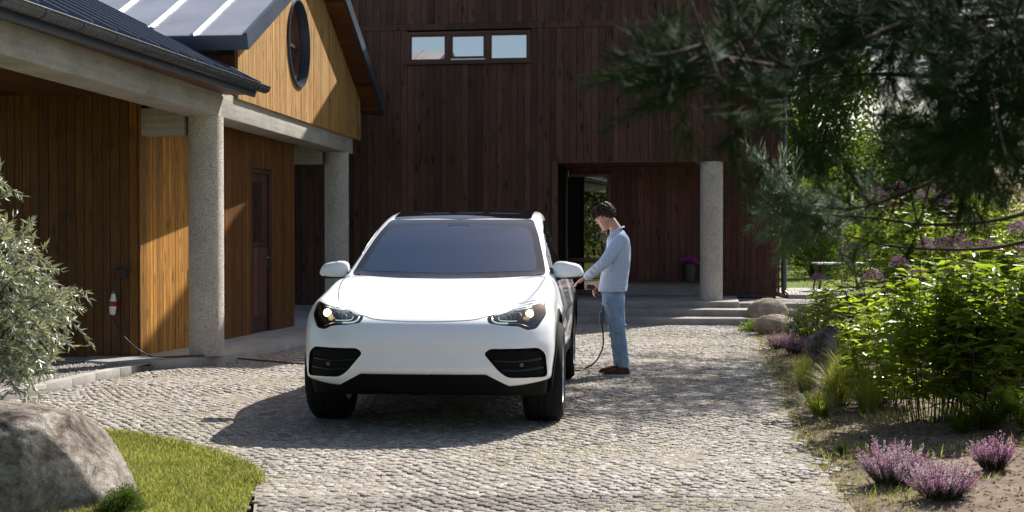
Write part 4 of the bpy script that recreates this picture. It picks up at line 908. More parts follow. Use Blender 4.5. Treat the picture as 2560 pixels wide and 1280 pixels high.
# wipers, rear-view housing, seats seen dimly behind the glass, number-free nose
mbx = patch('sensor_housing', roundpoly([(-.105, 1.487), (-.085, 1.525), (.085, 1.525), (.105, 1.487), (.055, 1.505), (-.055, 1.505)], .01), 'front', .0058, 'car_gloss_black', ws, .02, skirt=.0015)
# wheels
def wheel(t, s_):
    y = t + OFF[1]; b = MB(); Mx = Matrix.Translation((s_ * .965, y, .382)) @ Matrix.Rotation(-PI / 2 * s_, 4, 'Y')     # lathe axis z -> inwards
    pr = [(.262, .02), (.275, -.004), (.335, -.010), (.362, .008), (.378, .03), (.382, .06), (.382, .115), (.383, .118), (.376, .12), (.376, .126), (.383, .128), (.383, .165), (.376, .167), (.376, .173), (.383, .175), (.382, .23), (.378, .255), (.362, .278), (.335, .29), (.26, .28)]
    ty = b.lathe(pr, 72, Mx).obj('tyre', 'tyre', None, smooth='auto')
    wh = thing('wheel', None, None); wh.parent = car; ty.parent = wh
    MB().lathe([(.266, .012), (.258, .0), (.250, .02), (.24, .10), (.235, .27)], 60, Mx).obj('rim', 'rim_metal', wh, smooth='auto')
    for k in range(10):
        a = 2 * PI * k / 10; c, s = math.cos(a), math.sin(a); q = MB(); pa = Vector((c * .05, s * .05, .035)); pb = Vector((c * .255, s * .255, .012)); q.bar(pa, pb, .030, .018); q.v = [tuple(Mx @ Vector(v)) for v in q.v]; q.obj('spoke', 'rim_metal', wh)
    MB().lathe([(0, .015), (.04, .016), (.06, .03), (.065, .06), (0, .06)], 28, Mx).obj('hub', 'rim_metal', wh, smooth='auto'); MB().lathe([(.08, .09), (.19, .09), (.19, .11), (.08, .11), (.08, .09)], 40, Mx).obj('brake_disc', 'steel', wh, smooth='auto')
for t in (AX0, AX1):
    for s_ in (-1, 1): wheel(t, s_)
# flap of the charging port at the rear on the side of the man
p = project([(4.22, .965)], 'side', 1)[0]; o = MB().lathe([(0, .004), (.048, .004), (.052, -.02)], 28, Matrix.Rotation(PI / 2, 4, 'Y')).obj('charge_socket', 'car_black', car); o.location = Vector(p) + Vector(OFF) + Vector((.001, -.05, 0))
# ---------------------------------------------------------------- the man
def cloth(name, build):
    b = NB(name); build(b); return b.m
def m_shirt(b):
    v = b.coord('Object'); sx = b.add('ShaderNodeSeparateXYZ'); b.l(v, sx.inputs[0])
    def st(o, f): return b.math('GREATER_THAN', b.math('SINE', b.math('MULTIPLY', o, f)), .35)
    F = 2 * PI / .017; a = st(sx.outputs[2], F); c = st(sx.outputs[0], F); s = b.math('MULTIPLY', b.math('ADD', a, c), .5)
    b.col(b.ramp(s, [(0, (.68, .72, .78)), (.5, (.46, .54, .70)), (1, (.20, .28, .50))])).set(rough=.85, spec=.1); b.bump(b.noise(v, 14, 3), .5, .02)
def m_jean(b):
    v = b.coord('Object'); n = b.noise(v, 6, 4, .6); f = b.noise(v, 160, 2); c = b.ramp(n, [(.3, (.17, .27, .41)), (.7, (.34, .46, .60))])
    b.col(b.mix(.4, c, b.ramp(f, [(.3, .7), (.7, 1.3)]), 'MULTIPLY')).set(rough=.9, spec=.1); b.bump(b.noise(v, 18, 3), .6, .02)
def m_skin(b): v = b.coord('Object'); b.col(b.ramp(b.noise(v, 12, 4), [(.3, (.46, .24, .165)), (.7, (.58, .33, .235))])).set(rough=.5, spec=.35, sub=.08)
def m_hair(b): v = b.coord('Object'); b.col(b.ramp(b.noise(v, 60, 4), [(.3, (.014, .007, .0045)), (.7, (.055, .028, .016))])).set(rough=.6, spec=.2)
def m_suede(b): v = b.coord('Object'); b.col(b.ramp(b.noise(v, 40, 4), [(.3, (.065, .028, .018)), (.7, (.12, .055, .035))])).set(rough=.9, spec=.1)
cloth('shirt', m_shirt); cloth('jeans', m_jean); cloth('skin', m_skin); cloth('hair', m_hair); cloth('suede', m_suede); simple('sole', (.55, .52, .48), rough=.8)
def sections(b, secs, n=28):                 # horizontal ellipses (z, cx, cy, rx, ry)
    V = []; F = []
    for z, cx_, cy_, rx, ry in secs:
        for k in range(n): a = 2 * PI * k / n; V.append(Vector((cx_ + rx * math.cos(a), cy_ + ry * math.sin(a), z)))
    for i in range(len(secs) - 1):
        for k in range(n): F.append((i * n + k, i * n + (k + 1) % n, (i + 1) * n + (k + 1) % n, (i + 1) * n + k))
    F.append(tuple(range(n - 1, -1, -1))); F.append(tuple((len(secs) - 1) * n + k for k in range(n))); return b.raw(V, F)
def ssec(secs, k=6):                          # smooth the list of sections
    A = np.array(secs, float); o = np.argsort(A[:, 0]); A = A[o]; z = np.linspace(A[0, 0], A[-1, 0], len(A) * k); return [(zz,) + tuple(float(sinterp(np.array([zz]), A[:, 0], A[:, i])[0]) for i in range(1, 5)) for zz in z]
def limb(b, pts, rad, n=16, k=6):
    P_ = smoothpath(pts, k); q = np.linspace(0, 1, len(P_)); r = np.interp(q, np.linspace(0, 1, len(rad)), rad); b.tube(P_, list(r), n)
    for p, rr in ((P_[0], r[0]), (P_[-1], r[-1])): superell(b, p, (rr, rr, rr), 1.0, 14)
    return b
def ball(b, c, r, e=1.0, n=16): return superell(b, c, r if hasattr(r, '__len__') else (r, r, r), e, n)
def remesh(name, b, vox, smooth, mat, parent, fac=.5):
    me = b.mesh(name); bm = bmesh.new(); bm.from_mesh(me); bmesh.ops.remove_doubles(bm, verts=bm.verts, dist=1e-5); bmesh.ops.recalc_face_normals(bm, faces=bm.faces); bm.to_mesh(me); bm.free()
    o = bpy.data.objects.new('t', me); COL.objects.link(o); r = o.modifiers.new('r', 'REMESH'); r.mode = 'VOXEL'; r.voxel_size = vox; r.use_smooth_shade = True
    s_ = o.modifiers.new('s', 'SMOOTH'); s_.factor = fac; s_.iterations = smooth
    bpy.context.view_layer.update(); m2 = bpy.data.meshes.new_from_object(o.evaluated_get(bpy.context.evaluated_depsgraph_get())); bpy.data.objects.remove(o); m2.name = name
    m2.materials.clear(); m2.materials.append(MATS[mat]); m2.polygons.foreach_set('use_smooth', np.ones(len(m2.polygons), bool)); return link(name, m2, parent)
man = thing('person', 'person in checked shirt and light jeans, head bowed, reaching towards the charging port', 'person', (1.065, 13.72, .012)); man.scale = (.985, .985, .985)
HM = Matrix.Translation((-.118, 0, 1.615)) @ Matrix.Rotation(R(-30), 4, 'Y')
# the whole figure as one skin surface
b = MB()
hb = MB(); sections(hb, ssec([(-.118, -.058, 0, .018, .016), (-.108, -.055, 0, .036, .030), (-.085, -.048, 0, .050, .046), (-.05, -.030, 0, .070, .060), (0, -.006, 0, .092, .072), (.05, .004, 0, .100, .077), (.09, .010, 0, .084, .068), (.115, .012, 0, .055, .045), (.125, .012, 0, .02, .02)], 4))
ball(hb, (-.100, 0, .012), (.014, .011, .030)); ball(hb, (-.112, 0, -.012), (.014, .013, .011)); ball(hb, (-.088, 0, .040), (.018, .045, .010)); ball(hb, (-.093, 0, -.050), (.012, .022, .006)); ball(hb, (-.092, 0, -.064), (.012, .019, .006)); ball(hb, (-.088, 0, -.097), (.016, .020, .014))
for s_ in (-1, 1): ball(hb, (.012, s_ * .077, -.004), (.020, .010, .032)); ball(hb, (-.070, s_ * .038, -.022), (.022, .020, .016))
hb.v = [tuple(HM @ Vector(v)) for v in hb.v]; b.raw(hb.v, hb.f)
limb(b, [(.012, 0, 1.42), (-.02, 0, 1.49), (-.07, 0, 1.565)], [.068, .058, .056])
sections(b, ssec([(.80, -.045, 0, .075, .12), (.95, -.035, 0, .10, .145), (1.10, -.02, 0, .10, .145), (1.25, 0, 0, .115, .17), (1.38, .005, 0, .10, .17), (1.45, .0, 0, .06, .09)]))
def hand(b, w_, dirv, palm, curl, sgn, spread=.10):
    """wrist point, direction along the fingers, palm normal; fingers are separate bent chains"""
    w_ = Vector(w_); d = Vector(dirv).normalized(); pn = Vector(palm); pn = (pn - d * pn.dot(d)).normalized(); s = d.cross(pn) * sgn
    for k, off in enumerate((-.026, -.009, .009, .026)): limb(b, [w_ + d * .005 + s * off * .6, w_ + d * .045 + s * off * .9, w_ + d * .085 + s * off], [.015, .0145, .0115], 10, 3)
    for k, (off, ln) in enumerate(((-.027, .066), (-.0095, .078), (.009, .074), (.027, .058))):
        p = w_ + d * .086 + s * off; q = d; pts = [p]
        for j, f in enumerate((.42, .33, .25)):
            a = curl * (j + .6) + k * .03; q = (d * math.cos(a) + pn * math.sin(a) + s * off * spread * 18).normalized(); p = p + q * ln * f; pts.append(p)
        limb(b, pts, [.0095, .009, .0085, .0070], 8, 3)
    t0 = w_ + d * .02 - s * .025; t1 = t0 - s * .022 + d * .026 + pn * .012; t2 = t1 + d * .032 - s * .004 + pn * .012; limb(b, [t0, t1, t2], [.0135, .011, .0085], 8, 3)
limb(b, [(.03, -.18, 1.375), (-.155, -.235, 1.145), (-.315, -.165, 1.012), (-.338, -.155, .998)], [.048, .040, .028, .025]); hand(b, (-.335, -.157, 1.000), (-.88, .12, -.52), (-.35, .1, -1), .30, 1)
limb(b, [(.0, .18, 1.375), (.045, .245, 1.12), (-.12, .17, .925), (-.155, .155, .888)], [.048, .040, .028, .025]); hand(b, (-.15, .157, .893), (-.75, -.15, -.45), (.3, -.8, -.5), .75, 1)
for sx_, y_ in ((0, -.095), (-.035, .10)):
    limb(b, [(-.05 + sx_ * .3, y_, .86), (-.02 + sx_ * .6, y_, .47), (.06 + sx_, y_ * 1.05, .09)], [.052, .040, .031]); limb(b, [(.065 + sx_, y_ * 1.05, .05), (-.02 + sx_, y_ * 1.08, .04), (-.09 + sx_, y_ * 1.1, .03)], [.032, .034, .022])
body_ = remesh('body', b, .0055, 3, 'skin', man)
# hair: wavy locks, longer in front
b = MB(); hr = np.random.default_rng(4)
sections(b, ssec([(-.035, .045, 0, .060, .074), (.0, .036, 0, .076, .081), (.05, .020, 0, .098, .088), (.09, .012, 0, .098, .080), (.125, .010, 0, .070, .058), (.140, .010, 0, .02, .02)], 4))
for i in range(150):
    th = hr.uniform(0, 2 * PI); f = hr.uniform(0, 1); z = .135 - .15 * f; fr = math.cos(th) < -.35
    if fr and z < .05: z = hr.uniform(.055, .13)
    rr = math.sqrt(max(.02, 1 - ((z - .03) / .12)**2)); p = Vector((.010 + .100 * rr * math.cos(th), .086 * rr * math.sin(th), z)); o = Vector((math.cos(th), math.sin(th), .5)).normalized()
    q = p + o * .016 + Vector((-.012, 0, .004)); e = q + Vector((-.016 if fr else .004, 0, -.022)) + Vector(hr.normal(0, .008, 3)); limb(b, [p, q, e], [.012, .011, .006], 7, 3)
for i in range(34):
    y_ = hr.uniform(-.06, .06); p = Vector((-.075, y_, hr.uniform(.08, .115))); q = p + Vector((-.030, hr.normal(0, .008), .012)); e = q + Vector((-.018, hr.normal(0, .01), -.032 - hr.uniform(0, .02))); limb(b, [p, q, e, e + Vector((.008, 0, -.01))], [.012, .012, .009, .005], 7, 3)
b.v = [tuple(HM @ Vector(v)) for v in b.v]; remesh('hair', b, .005, 1, 'hair', man)
b = MB(); 
for s_ in (-1, 1): ball(b, (-.086, s_ * .031, .034), (.008, .019, .004)); ball(b, (-.079, s_ * .030, .018), (.010, .012, .006))
b.v = [tuple(HM @ Vector(v)) for v in b.v]; b.obj('eyebrows', 'hair', man, smooth=True)
# shirt
b = MB(); sections(b, ssec([(.852, -.052, 0, .150, .208), (.93, -.042, 0, .146, .200), (1.06, -.022, 0, .143, .200), (1.20, .0, 0, .135, .212), (1.32, .008, 0, .124, .215), (1.395, .006, 0, .112, .185), (1.44, .004, 0, .085, .125), (1.475, -.006, 0, .070, .082)]))
limb(b, [(.025, -.168, 1.375), (-.075, -.215, 1.255), (-.155, -.238, 1.15), (-.24, -.205, 1.075), (-.318, -.165, 1.012)], [.070, .066, .060, .053, .043]); limb(b, [(.0, .168, 1.375), (.025, .22, 1.25), (.045, .245, 1.12), (-.03, .215, 1.03), (-.125, .17, .925)], [.070, .066, .060, .053, .042])
for i in range(26):                          # creases in the cloth
    a = hr.uniform(0, 2 * PI); z = hr.uniform(.88, 1.3); r_ = .9; limb(b, [(-.03 + .135 * math.cos(a), .198 * math.sin(a), z), (-.025 + .138 * math.cos(a + .3), .200 * math.sin(a + .3), z + hr.uniform(-.06, .06)), (-.02 + .134 * math.cos(a + .55), .197 * math.sin(a + .55), z + hr.uniform(-.1, .1))], [.004, .010, .004], 7, 3)
for i in range(9):
    q = .12 + i * .10; P_ = Vector((.025, -.168, 1.375)).lerp(Vector((-.155, -.238, 1.15)), min(q * 1.6, 1)) if q < .6 else Vector((-.155, -.238, 1.15)).lerp(Vector((-.318, -.165, 1.012)), (q - .6) / .4 if q < 1 else 1); limb(b, [P_ + Vector((-.03, -.055, .03)), P_ + Vector((.0, -.066, .0)), P_ + Vector((.035, -.05, -.03))], [.004, .009, .004], 7, 3)
shirt = remesh('shirt', b, .007, 2, 'shirt', man)
b = MB(); b.tube(smoothpath([(-.070, 0, 1.452), (-.045, -.058, 1.468), (.025, -.072, 1.500), (.062, 0, 1.515), (.025, .072, 1.500), (-.045, .058, 1.468), (-.070, 0, 1.452)], 5), .016, 8, el=.5); remesh('collar', b, .006, 1, 'shirt', shirt)
for y_, p in ((0, (-.322, -.163, 1.008)), (1, (-.130, .168, .920))): 
    d_ = Vector((-.88, .25, -.52)) if y_ == 0 else Vector((-.75, -.3, -.85)); d_.normalize(); p = Vector(p); MB().tube([p - d_ * .055, p + d_ * .004], [.047, .044] if y_ == 0 else [.045, .043], 20).obj('cuff', 'shirt', shirt, smooth='auto')
# jeans
b = MB(); sections(b, ssec([(.70, -.040, 0, .105, .165), (.78, -.040, 0, .118, .172), (.86, -.042, 0, .116, .165), (.92, -.045, 0, .105, .15)]))
for sx_, y_ in ((0, -.085), (-.035, .088)):
    sections(b, ssec([(.085, .055 + sx_, y_ * 1.1, .052, .050), (.18, .050 + sx_, y_ * 1.1, .056, .054), (.30, .034 + sx_ * .8, y_ * 1.08, .062, .060), (.44, .012 + sx_ * .6, y_ * 1.04, .068, .066), (.60, -.014 + sx_ * .4, y_, .084, .080), (.74, -.034 + sx_ * .2, y_, .100, .090), (.80, -.04, y_ * .9, .108, .085)]))
    for i in range(16):
        z = hr.choice([hr.uniform(.1, .2), hr.uniform(.38, .52), hr.uniform(.1, .75)]); cx_ = float(np.interp(z, [.09, .3, .44, .6, .75], [.055, .03, .012, -.018, -.038])) + sx_ * .7; rr = float(np.interp(z, [.09, .3, .6, .75], [.056, .068, .090, .10])); a = hr.uniform(0, 2 * PI)
        limb(b, [(cx_ + rr * math.cos(a + j * .4), y_ * 1.06 + rr * .95 * math.sin(a + j * .4), z + hr.uniform(-.012, .012) * j) for j in range(4)], [.003, .008, .008, .003], 7, 2)
remesh('jeans', b, .007, 2, 'jeans', man)
for sx_, y_ in ((0, -.10), (-.04, .112)):
    b = MB(); sections(b, ssec([(.006, -.012 + sx_, y_, .132, .044), (.03, -.010 + sx_, y_, .132, .046), (.05, .002 + sx_, y_, .116, .042), (.066, .028 + sx_, y_, .082, .036), (.078, .052 + sx_, y_, .052, .031)], 5)); s0 = remesh('shoe', b, .006, 1, 'suede', man)
    b = MB(); sections(b, [(-.010, -.012 + sx_, y_, .134, .046), (.012, -.012 + sx_, y_, .136, .047)], 32); b.obj('sole', 'sole', s0, smooth='auto')
# ---- charging plug in the far hand, cable and the socket on the wall
mw = Vector(man.location)
plug = MB(); hp = mw + Vector((-.205, .145, .855)); plug.tube([hp + Vector((.03, .0, -.035)), hp + Vector((.0, 0, .0)), hp + Vector((-.03, -.003, .022))], [.017, .020, .026], 14); plug.tube([hp + Vector((-.028, -.003, .022)), hp + Vector((-.075, -.006, .030))], [.031, .030], 18); plug.tube([hp + Vector((-.075, -.006, .030)), hp + Vector((-.10, -.007, .034))], [.024, .023], 18)
plug.obj('charging_plug', 'cable_rubber', None, smooth='auto'); tag(bpy.data.objects['charging_plug'], 'black charging plug held in the far hand of the man by the car', 'plug')
ibx = at(1505, 795, 13.8); ib = MB(); ib.box(-.025, .025, -.02, .02, -.065, .065); o = ib.obj('cable_control_box', 'grey_plastic', None, bevel=.008, smooth='auto', loc=ibx); tag(o, 'small grey control box hanging on the charging cable in front of the jeans', 'control box')
pts_ = [hp + Vector((.03, 0, -.035)), hp + Vector((.075, .0, -.10)), Vector((ibx.x + .01, ibx.y + .0, ibx.z + .07))]
b = MB().tube(smoothpath(pts_, 8), .008, 8); e0 = Vector((ibx.x, ibx.y, ibx.z - .06))
low = [e0, at(1508, 840, 13.85), at(1506, 872, 13.95), at(1488, 905, 14.1), G(1462, 921, .02), G(1440, 926, .012), Vector((.2, 14.75, .014)), Vector((-.9, 15.05, .014)), G(770, 909, .014), G(700, 905, .014), G(640, 900, .02), G(560, 893, .045), G(500, 889.5, .115), G(430, 892, .112), G(385, 892, .10), at(352, 878, 14.5), at(318, 850, 14.62), at(295, 820, 14.68), at(281, 790, 14.72)]
b.tube(smoothpath(low, 8), .0085, 8); bx0 = at(300, 684, 14.78)
b.tube(smoothpath([at(284, 728, 14.72), at(283.5, 710, 14.71), at(285, 694, 14.71), bx0 + Vector((-.04, -.06, 0))], 6), .0085, 8); cab = b.obj('charging_cable', 'cable_rubber', None, smooth=True); tag(cab, 'long black charging cable running from the wall socket under the white car', 'cable')
sock = thing('wall_socket', 'dark socket box with a red inlet fixed to the amber boards of the wall', 'socket', bx0 + Vector((.01, 0, 0)))
MB().box(-.07, .07, -.035, .018, -.05, .05).obj('box', 'black_metal', sock, bevel=.008, smooth='auto'); MB().lathe([(.032, 0), (.034, .035), (.028, .036), (.026, .01), (0, .01)], 20, Matrix.Translation((-.035, -.034, 0)) @ Matrix.Rotation(PI / 2, 4, 'X')).obj('inlet', 'red_plastic', sock, smooth='auto')
ct, cb2 = at(284, 727, 14.72), at(281, 789, 14.72); con = thing('power_connector', 'white and red power connector hanging in the cable on the amber wall', 'connector', ct); dv = cb2 - ct
def seg(nm, a, c, ra, rb, mt): MB().tube([dv * a, dv * ((a + c) / 2), dv * c], [ra, (ra + rb) / 2, rb], 20).obj(nm, mt, con, smooth='auto')
seg('cable_gland', 0, .12, .011, .018, 'grey_plastic'); seg('housing', .12, .42, .020, .037, 'white_plastic'); seg('red_collar', .42, .62, .043, .043, 'red_plastic'); seg('housing', .62, .95, .040, .030, 'white_plastic'); seg('cable_gland', .95, 1.02, .018, .012, 'grey_plastic')
# ---------------------------------------------------------------- boulders
def grock(px, py, z, w_px, h_px, seed, mat, label, depth=.8, rot=0, amp=.14, sub=5, group=None, sink=.3, cut=()):
    g = G(px, py, z); s = FPX / g.y; rx = w_px / s / 2; rz = h_px / s / (2 - sink * 2 + sink) ; c = Vector((g.x, g.y + rx * depth, z + rz * (1 - sink)))
    return rock('boulder', c, (rx, rx * depth, rz), seed, sub, mat, label, group, rot, amp, cut)
rock('boulder', (-2.86, 7.2, .12), (.80, .62, .475), 3, 6, 'rock', 'large grey-brown boulder on the lawn, in front of the silvery shrub', None, .15, .13, cut=(((-.3, -.8, .55), .70), ((.85, -.25, .30), .80), ((.25, .1, 1), .86), ((.5, -.75, .1), .74), ((-.5, -.1, .8), .82)))
BG = 'boulders edging the flower bed'
grock(1927, 812, 0, 104, 64, 11, 'rock_warm', 'round tan boulder at the foot of the steps', .75, group=BG, amp=.08)
grock(1940, 838, 0, 104, 52, 17, 'rock_warm', 'low flat boulder in front of the round tan one, behind pink heather', .7, .3, group=BG, amp=.10)
grock(2022, 815, 0, 66, 52, 23, 'rock_warm', 'small boulder half hidden behind the mauve shrub to the right of the tan one', .7, group=BG, amp=.10)
grock(2100, 912, .04, 150, 100, 31, 'rock', 'grey boulder among the yellow-green grass tufts in the bed', .6, .2, group=BG, amp=.12)
# ---------------------------------------------------------------- flower pot on the ledge
pl_ = at(1722, 699, 24.15); pot = thing('flower_pot', 'black pot of magenta flowers on the ledge of the porch', 'flower pot', (pl_.x, 24.12, .584))
MB().lathe([(0, 0), (.105, 0), (.135, .27), (.145, .27), (.145, .30), (.125, .30), (.12, .26), (0, .26)], 32).obj('pot', 'black_metal', pot, smooth='auto')
P = hr.normal(size=(420, 3)); P = norm(P) * [.17, .17, .11] * hr.uniform(.75, 1, (420, 1)); P[:, 2] = np.abs(P[:, 2]) + .30
me = leaves('flowers', P, P - [0, 0, .25], .04, .03); me.materials.append(MATS['flower_magenta']); link('flowers', me, pot)
P = hr.normal(size=(250, 3)); P = norm(P) * [.15, .15, .09] * hr.uniform(.4, 1, (250, 1)); P[:, 2] = np.abs(P[:, 2]) + .27
me = leaves('leaves', P, P - [0, 0, .25], .05, .025); me.materials.append(MATS['leaf_heather']); link('leaves', me, pot)
# ---------------------------------------------------------------- garden table on the terrace
tb = thing('garden_table', 'pale garden table with slanted legs on the path beyond the steps', 'table', (6.15, 25.6, .345))
MB().box(-.45, .45, -.3, .3, .50, .53).obj('tabletop', 'white_plastic', tb, bevel=.006)
for x_ in (-.34, .34):
    for y_ in (-.22, .22): MB().bar((x_ * 1.25, y_ * 1.1, 0), (x_, y_, .50), .035, .035).obj('leg', 'wood_frame', tb)
pole = MB().tube([(0, 0, -.1), (0, 0, 1.2)], .018, 10).obj('garden_stake', 'steel', None, loc=(6.05, 24.9, .34)); tag(pole, 'thin pale stake standing behind the steps beside the garden table', 'stake')
# ---------------------------------------------------------------- small plants
fr_ = np.random.default_rng(12)
def heather(px, py, wpx, hpx, label, mix=(.6, .4), z=None, group=None, n=130):
    g = G(px, py, .05); s = FPX / g.y; r_ = wpx / s / 2; h = hpx / s; zz = float(bed_z(np.array(g.x), np.array(g.y))) if z is None else z
    t = thing('heather', label, 'heather', (g.x, g.y + r_ * .6, zz), 0, group); a = fr_.uniform(0, 2 * PI, n); q = np.sqrt(fr_.uniform(0, 1, n)); B = np.stack([np.cos(a) * q * r_ * .45, np.sin(a) * q * r_ * .45, np.zeros(n)], 1); hh = h * fr_.uniform(.5, 1.0, n) ** 1 * (1 - .3 * q) * np.where(fr_.uniform(0, 1, n) < .22, 1.25, 1); Tp = B + np.stack([np.cos(a) * q * r_ * .62 + fr_.normal(0, .015, n), np.sin(a) * q * r_ * .62, hh], 1)
    st_ = MB()
    for i in range(n): st_.tube([B[i], (B[i] + Tp[i]) / 2 + [0, 0, .01], Tp[i]], [.0025, .002, .001], 3, cap=False)
    st_.obj('stems', 'stem', t); P = []; D = []; Pf = []; Df = []; kind = fr_.uniform(0, 1, n) < mix[0] / (mix[0] + mix[1])
    Pw = []; Dw = []
    for i in range(n):
        ax_ = norm(Tp[i] - B[i]); 
        for k in range(26):
            f = fr_.uniform(.1, .6); P.append(B[i] + (Tp[i] - B[i]) * f); D.append(ax_ + fr_.normal(0, .7, 3))
        for k in range(44):
            f = fr_.uniform(.42, 1.03); (Pf if kind[i] else Pw).append(B[i] + (Tp[i] - B[i]) * f + fr_.normal(0, .003, 3)); (Df if kind[i] else Dw).append(ax_ * .7 + fr_.normal(0, .6, 3))
    for nm, p_, d_, m_, l_, w_ in (('leaves', P, D, 'leaf_heather', .014, .004), ('flowers', Pf, Df, 'flower_pink', .010, .006), ('flowers', Pw, Dw, 'flower_white', .010, .006)):
        if p_: me = leaves(nm, p_, d_, l_, w_); me.materials.append(MATS[m_]); tag(link(nm, me, t), kind=None)
    return t
HG = 'heathers planted along the bed'
heather(2240, 1205, 165, 118, 'pink heather with a crown of white spikes, nearest but one to the drive', (.62, .38), group=HG, n=190)
heather(2370, 1250, 175, 105, 'broad pink and greyish heather in front, beside the white-crowned one', (.62, .38), group=HG, n=180)
heather(2495, 1195, 110, 88, 'rosy heather with a few long spikes near the right edge of the photo', (1, .05), group=HG, n=110)
heather(1948, 865, 70, 46, 'pale pink heather in front of the low flat boulder', (.8, .2), group=HG, n=90); heather(1990, 880, 66, 56, 'dusky heather between the low boulder and the grass tufts', (1, .0), group=HG, n=90)
heather(2035, 885, 60, 48, 'dark magenta heather just behind the ornamental grass tuft', (1, .0), group=HG, n=80)
def tuft(px, py, wpx, hpx, label, mat='leaf_ornamental', n=420, group='tufts of ornamental grass', w_=.007, name='grass_tuft'):
    g = G(px, py, .05); s = FPX / g.y; r_ = wpx / s / 2; h = hpx / s; zz = float(bed_z(np.array(g.x), np.array(g.y))); t = thing(name, label, 'ornamental grass', (g.x, g.y, zz), 0, group)
    V = []; F = []
    for i in range(n):
        a = fr_.uniform(0, 2 * PI); o = fr_.uniform(0, 1) ** .7; L = h * fr_.uniform(.6, 1.15); b0 = np.array([math.cos(a) * o * r_ * .25, math.sin(a) * o * r_ * .25, 0]); out = np.array([math.cos(a), math.sin(a), 0]); side = np.array([-math.sin(a), math.cos(a), 0]) * w_ / 2; lean = o * fr_.uniform(.6, 1.5); base = len(V)
        for k in range(5):
            f = k / 4; p = b0 + out * r_ * lean * f ** 1.7 + np.array([0, 0, L * (f - .28 * lean * f ** 2.4)]); V += [p - side * (1 - f * .9), p + side * (1 - f * .9)]
        F += [(base + 2 * k, base + 2 * k + 1, base + 2 * k + 3, base + 2 * k + 2) for k in range(4)]
    me = mesh_np('blades', V, F); me.materials.append(MATS[mat]); tag(link('blades', me, t), kind='stuff'); return t
tuft(2012, 985, 85, 110, 'upright yellow-green grass tuft nearest the drive'); tuft(2092, 1010, 150, 120, 'wide yellow-green grass tuft between the small upright one and the tall flowering plants', n=650); tuft(2170, 1030, 150, 115, 'arching green grass tuft at the foot of the tall flowering plants', n=520)
tuft(2050, 1030, 130, 70, 'low spreading grass tuft between the two nearest upright ones', n=420); tuft(2120, 965, 160, 120, 'yellow-green grass tuft in front of the grey boulder', n=520); tuft(2010, 935, 60, 60, 'small grass tuft behind the nearest upright one', n=200)
tuft(2545, 760, 120, 200, 'tall yellow-green grass behind the flowering plants near the right edge of the photo', n=300)
tuft(2105, 1120, 70, 45, 'small dark blue-green grass tuft on bare soil before the heathers', 'leaf_heather', 120, w_=.005); tuft(2240, 1290, 90, 40, 'low dark tuft on the soil in front of the white-crowned heather', 'leaf_heather', 140, w_=.005)
# ---- tall flowering perennials: stems in whorls of leaves, mauve heads
def perennial(x, y, r_, h, ns, label, heads, seed, leafy=1.0):
    q = np.random.default_rng(seed); z0 = .06; t = thing('flowering_perennial', label, 'perennial', (x, y, z0), 0, 'tall flowering perennials in the bed'); st_ = MB(); P = []; D = []; L = []
    tops = []
    for i in range(ns):
        a = q.uniform(0, 2 * PI); o = math.sqrt(q.uniform(0, 1)) * r_; b0 = Vector((math.cos(a) * o * .55, math.sin(a) * o * .55, 0)); H = h * q.uniform(.68, 1.02) * (1 - .15 * o / r_); tp = Vector((math.cos(a) * o * 1.2 + q.normal(0, .04), math.sin(a) * o * 1.2 + q.normal(0, .04), H)); mid = (b0 + tp) / 2 + Vector((q.normal(0, .015), q.normal(0, .015), 0)); path = smoothpath([b0, mid, tp], 4)
        st_.tube(path, [.0048 - .0030 * k / (len(path) - 1) for k in range(len(path))], 4, cap=False); tops.append(tp)
        nn = int(H / .062)
        for k in range(nn):
            f = .22 + .78 * (k + q.uniform(-.3, .3)) / nn
            if q.uniform() < (.6 if f < .42 else .22): continue
            j = f * (len(path) - 1); j0 = min(int(max(j, 0)), len(path) - 2); p = path[j0].lerp(path[j0 + 1], j - j0); ph = q.uniform(0, 2 * PI); m_ = 4 if f > .5 else 3
            for w_ in range(m_):
                an = ph + 2 * PI * w_ / m_; P.append(p); D.append((math.cos(an), math.sin(an), q.uniform(-.35, .45))); L.append((.165 - .060 * f) * q.uniform(.65, 1.2) * leafy)
    L = np.array(L); st_.obj('stems', 'stem', t); me = leaves('leaves', P, D, L, L * .36, .10, fr_.normal(size=(len(P), 3)) * .4 + [0, 0, 1]); me.materials.append(MATS['leaf_perennial']); tag(link('leaves', me, t), kind='stuff')
    idx = np.argsort([-tp.z for tp in tops])[:max(2, int(heads * .7))]
    for i in idx:
        tp = tops[i]; n = 300; u = q.uniform(0, 1, n) ** .5; a = q.uniform(0, 2 * PI, n); R_ = q.uniform(.06, .10); P = np.stack([np.cos(a) * u * R_, np.sin(a) * u * R_, .075 * (1 - u ** 2) + q.normal(0, .010, n) + .01], 1); D = P + [0, 0, .02]; me = leaves('flower_head', P, D + q.normal(0, .03, (n, 3)), .013, .009); me.materials.append(MATS['flower_mauve']); link('flower_head', me, t, loc=tp)
    return t
pp_ = [(2330, 1062, .42, 1.38, 42, 6), (2440, 1070, .42, 1.42, 42, 5), (2210, 1020, .34, 1.15, 30, 5), (2545, 1062, .42, 1.40, 36, 4), (2270, 960, .42, 1.85, 36, 9), (2400, 950, .5, 1.85, 38, 9), (2530, 950, .5, 1.9, 38, 7), (2140, 905, .36, 1.20, 26, 6), (2350, 880, .5, 2.05, 32, 10), (2480, 870, .5, 2.0, 30, 9)]
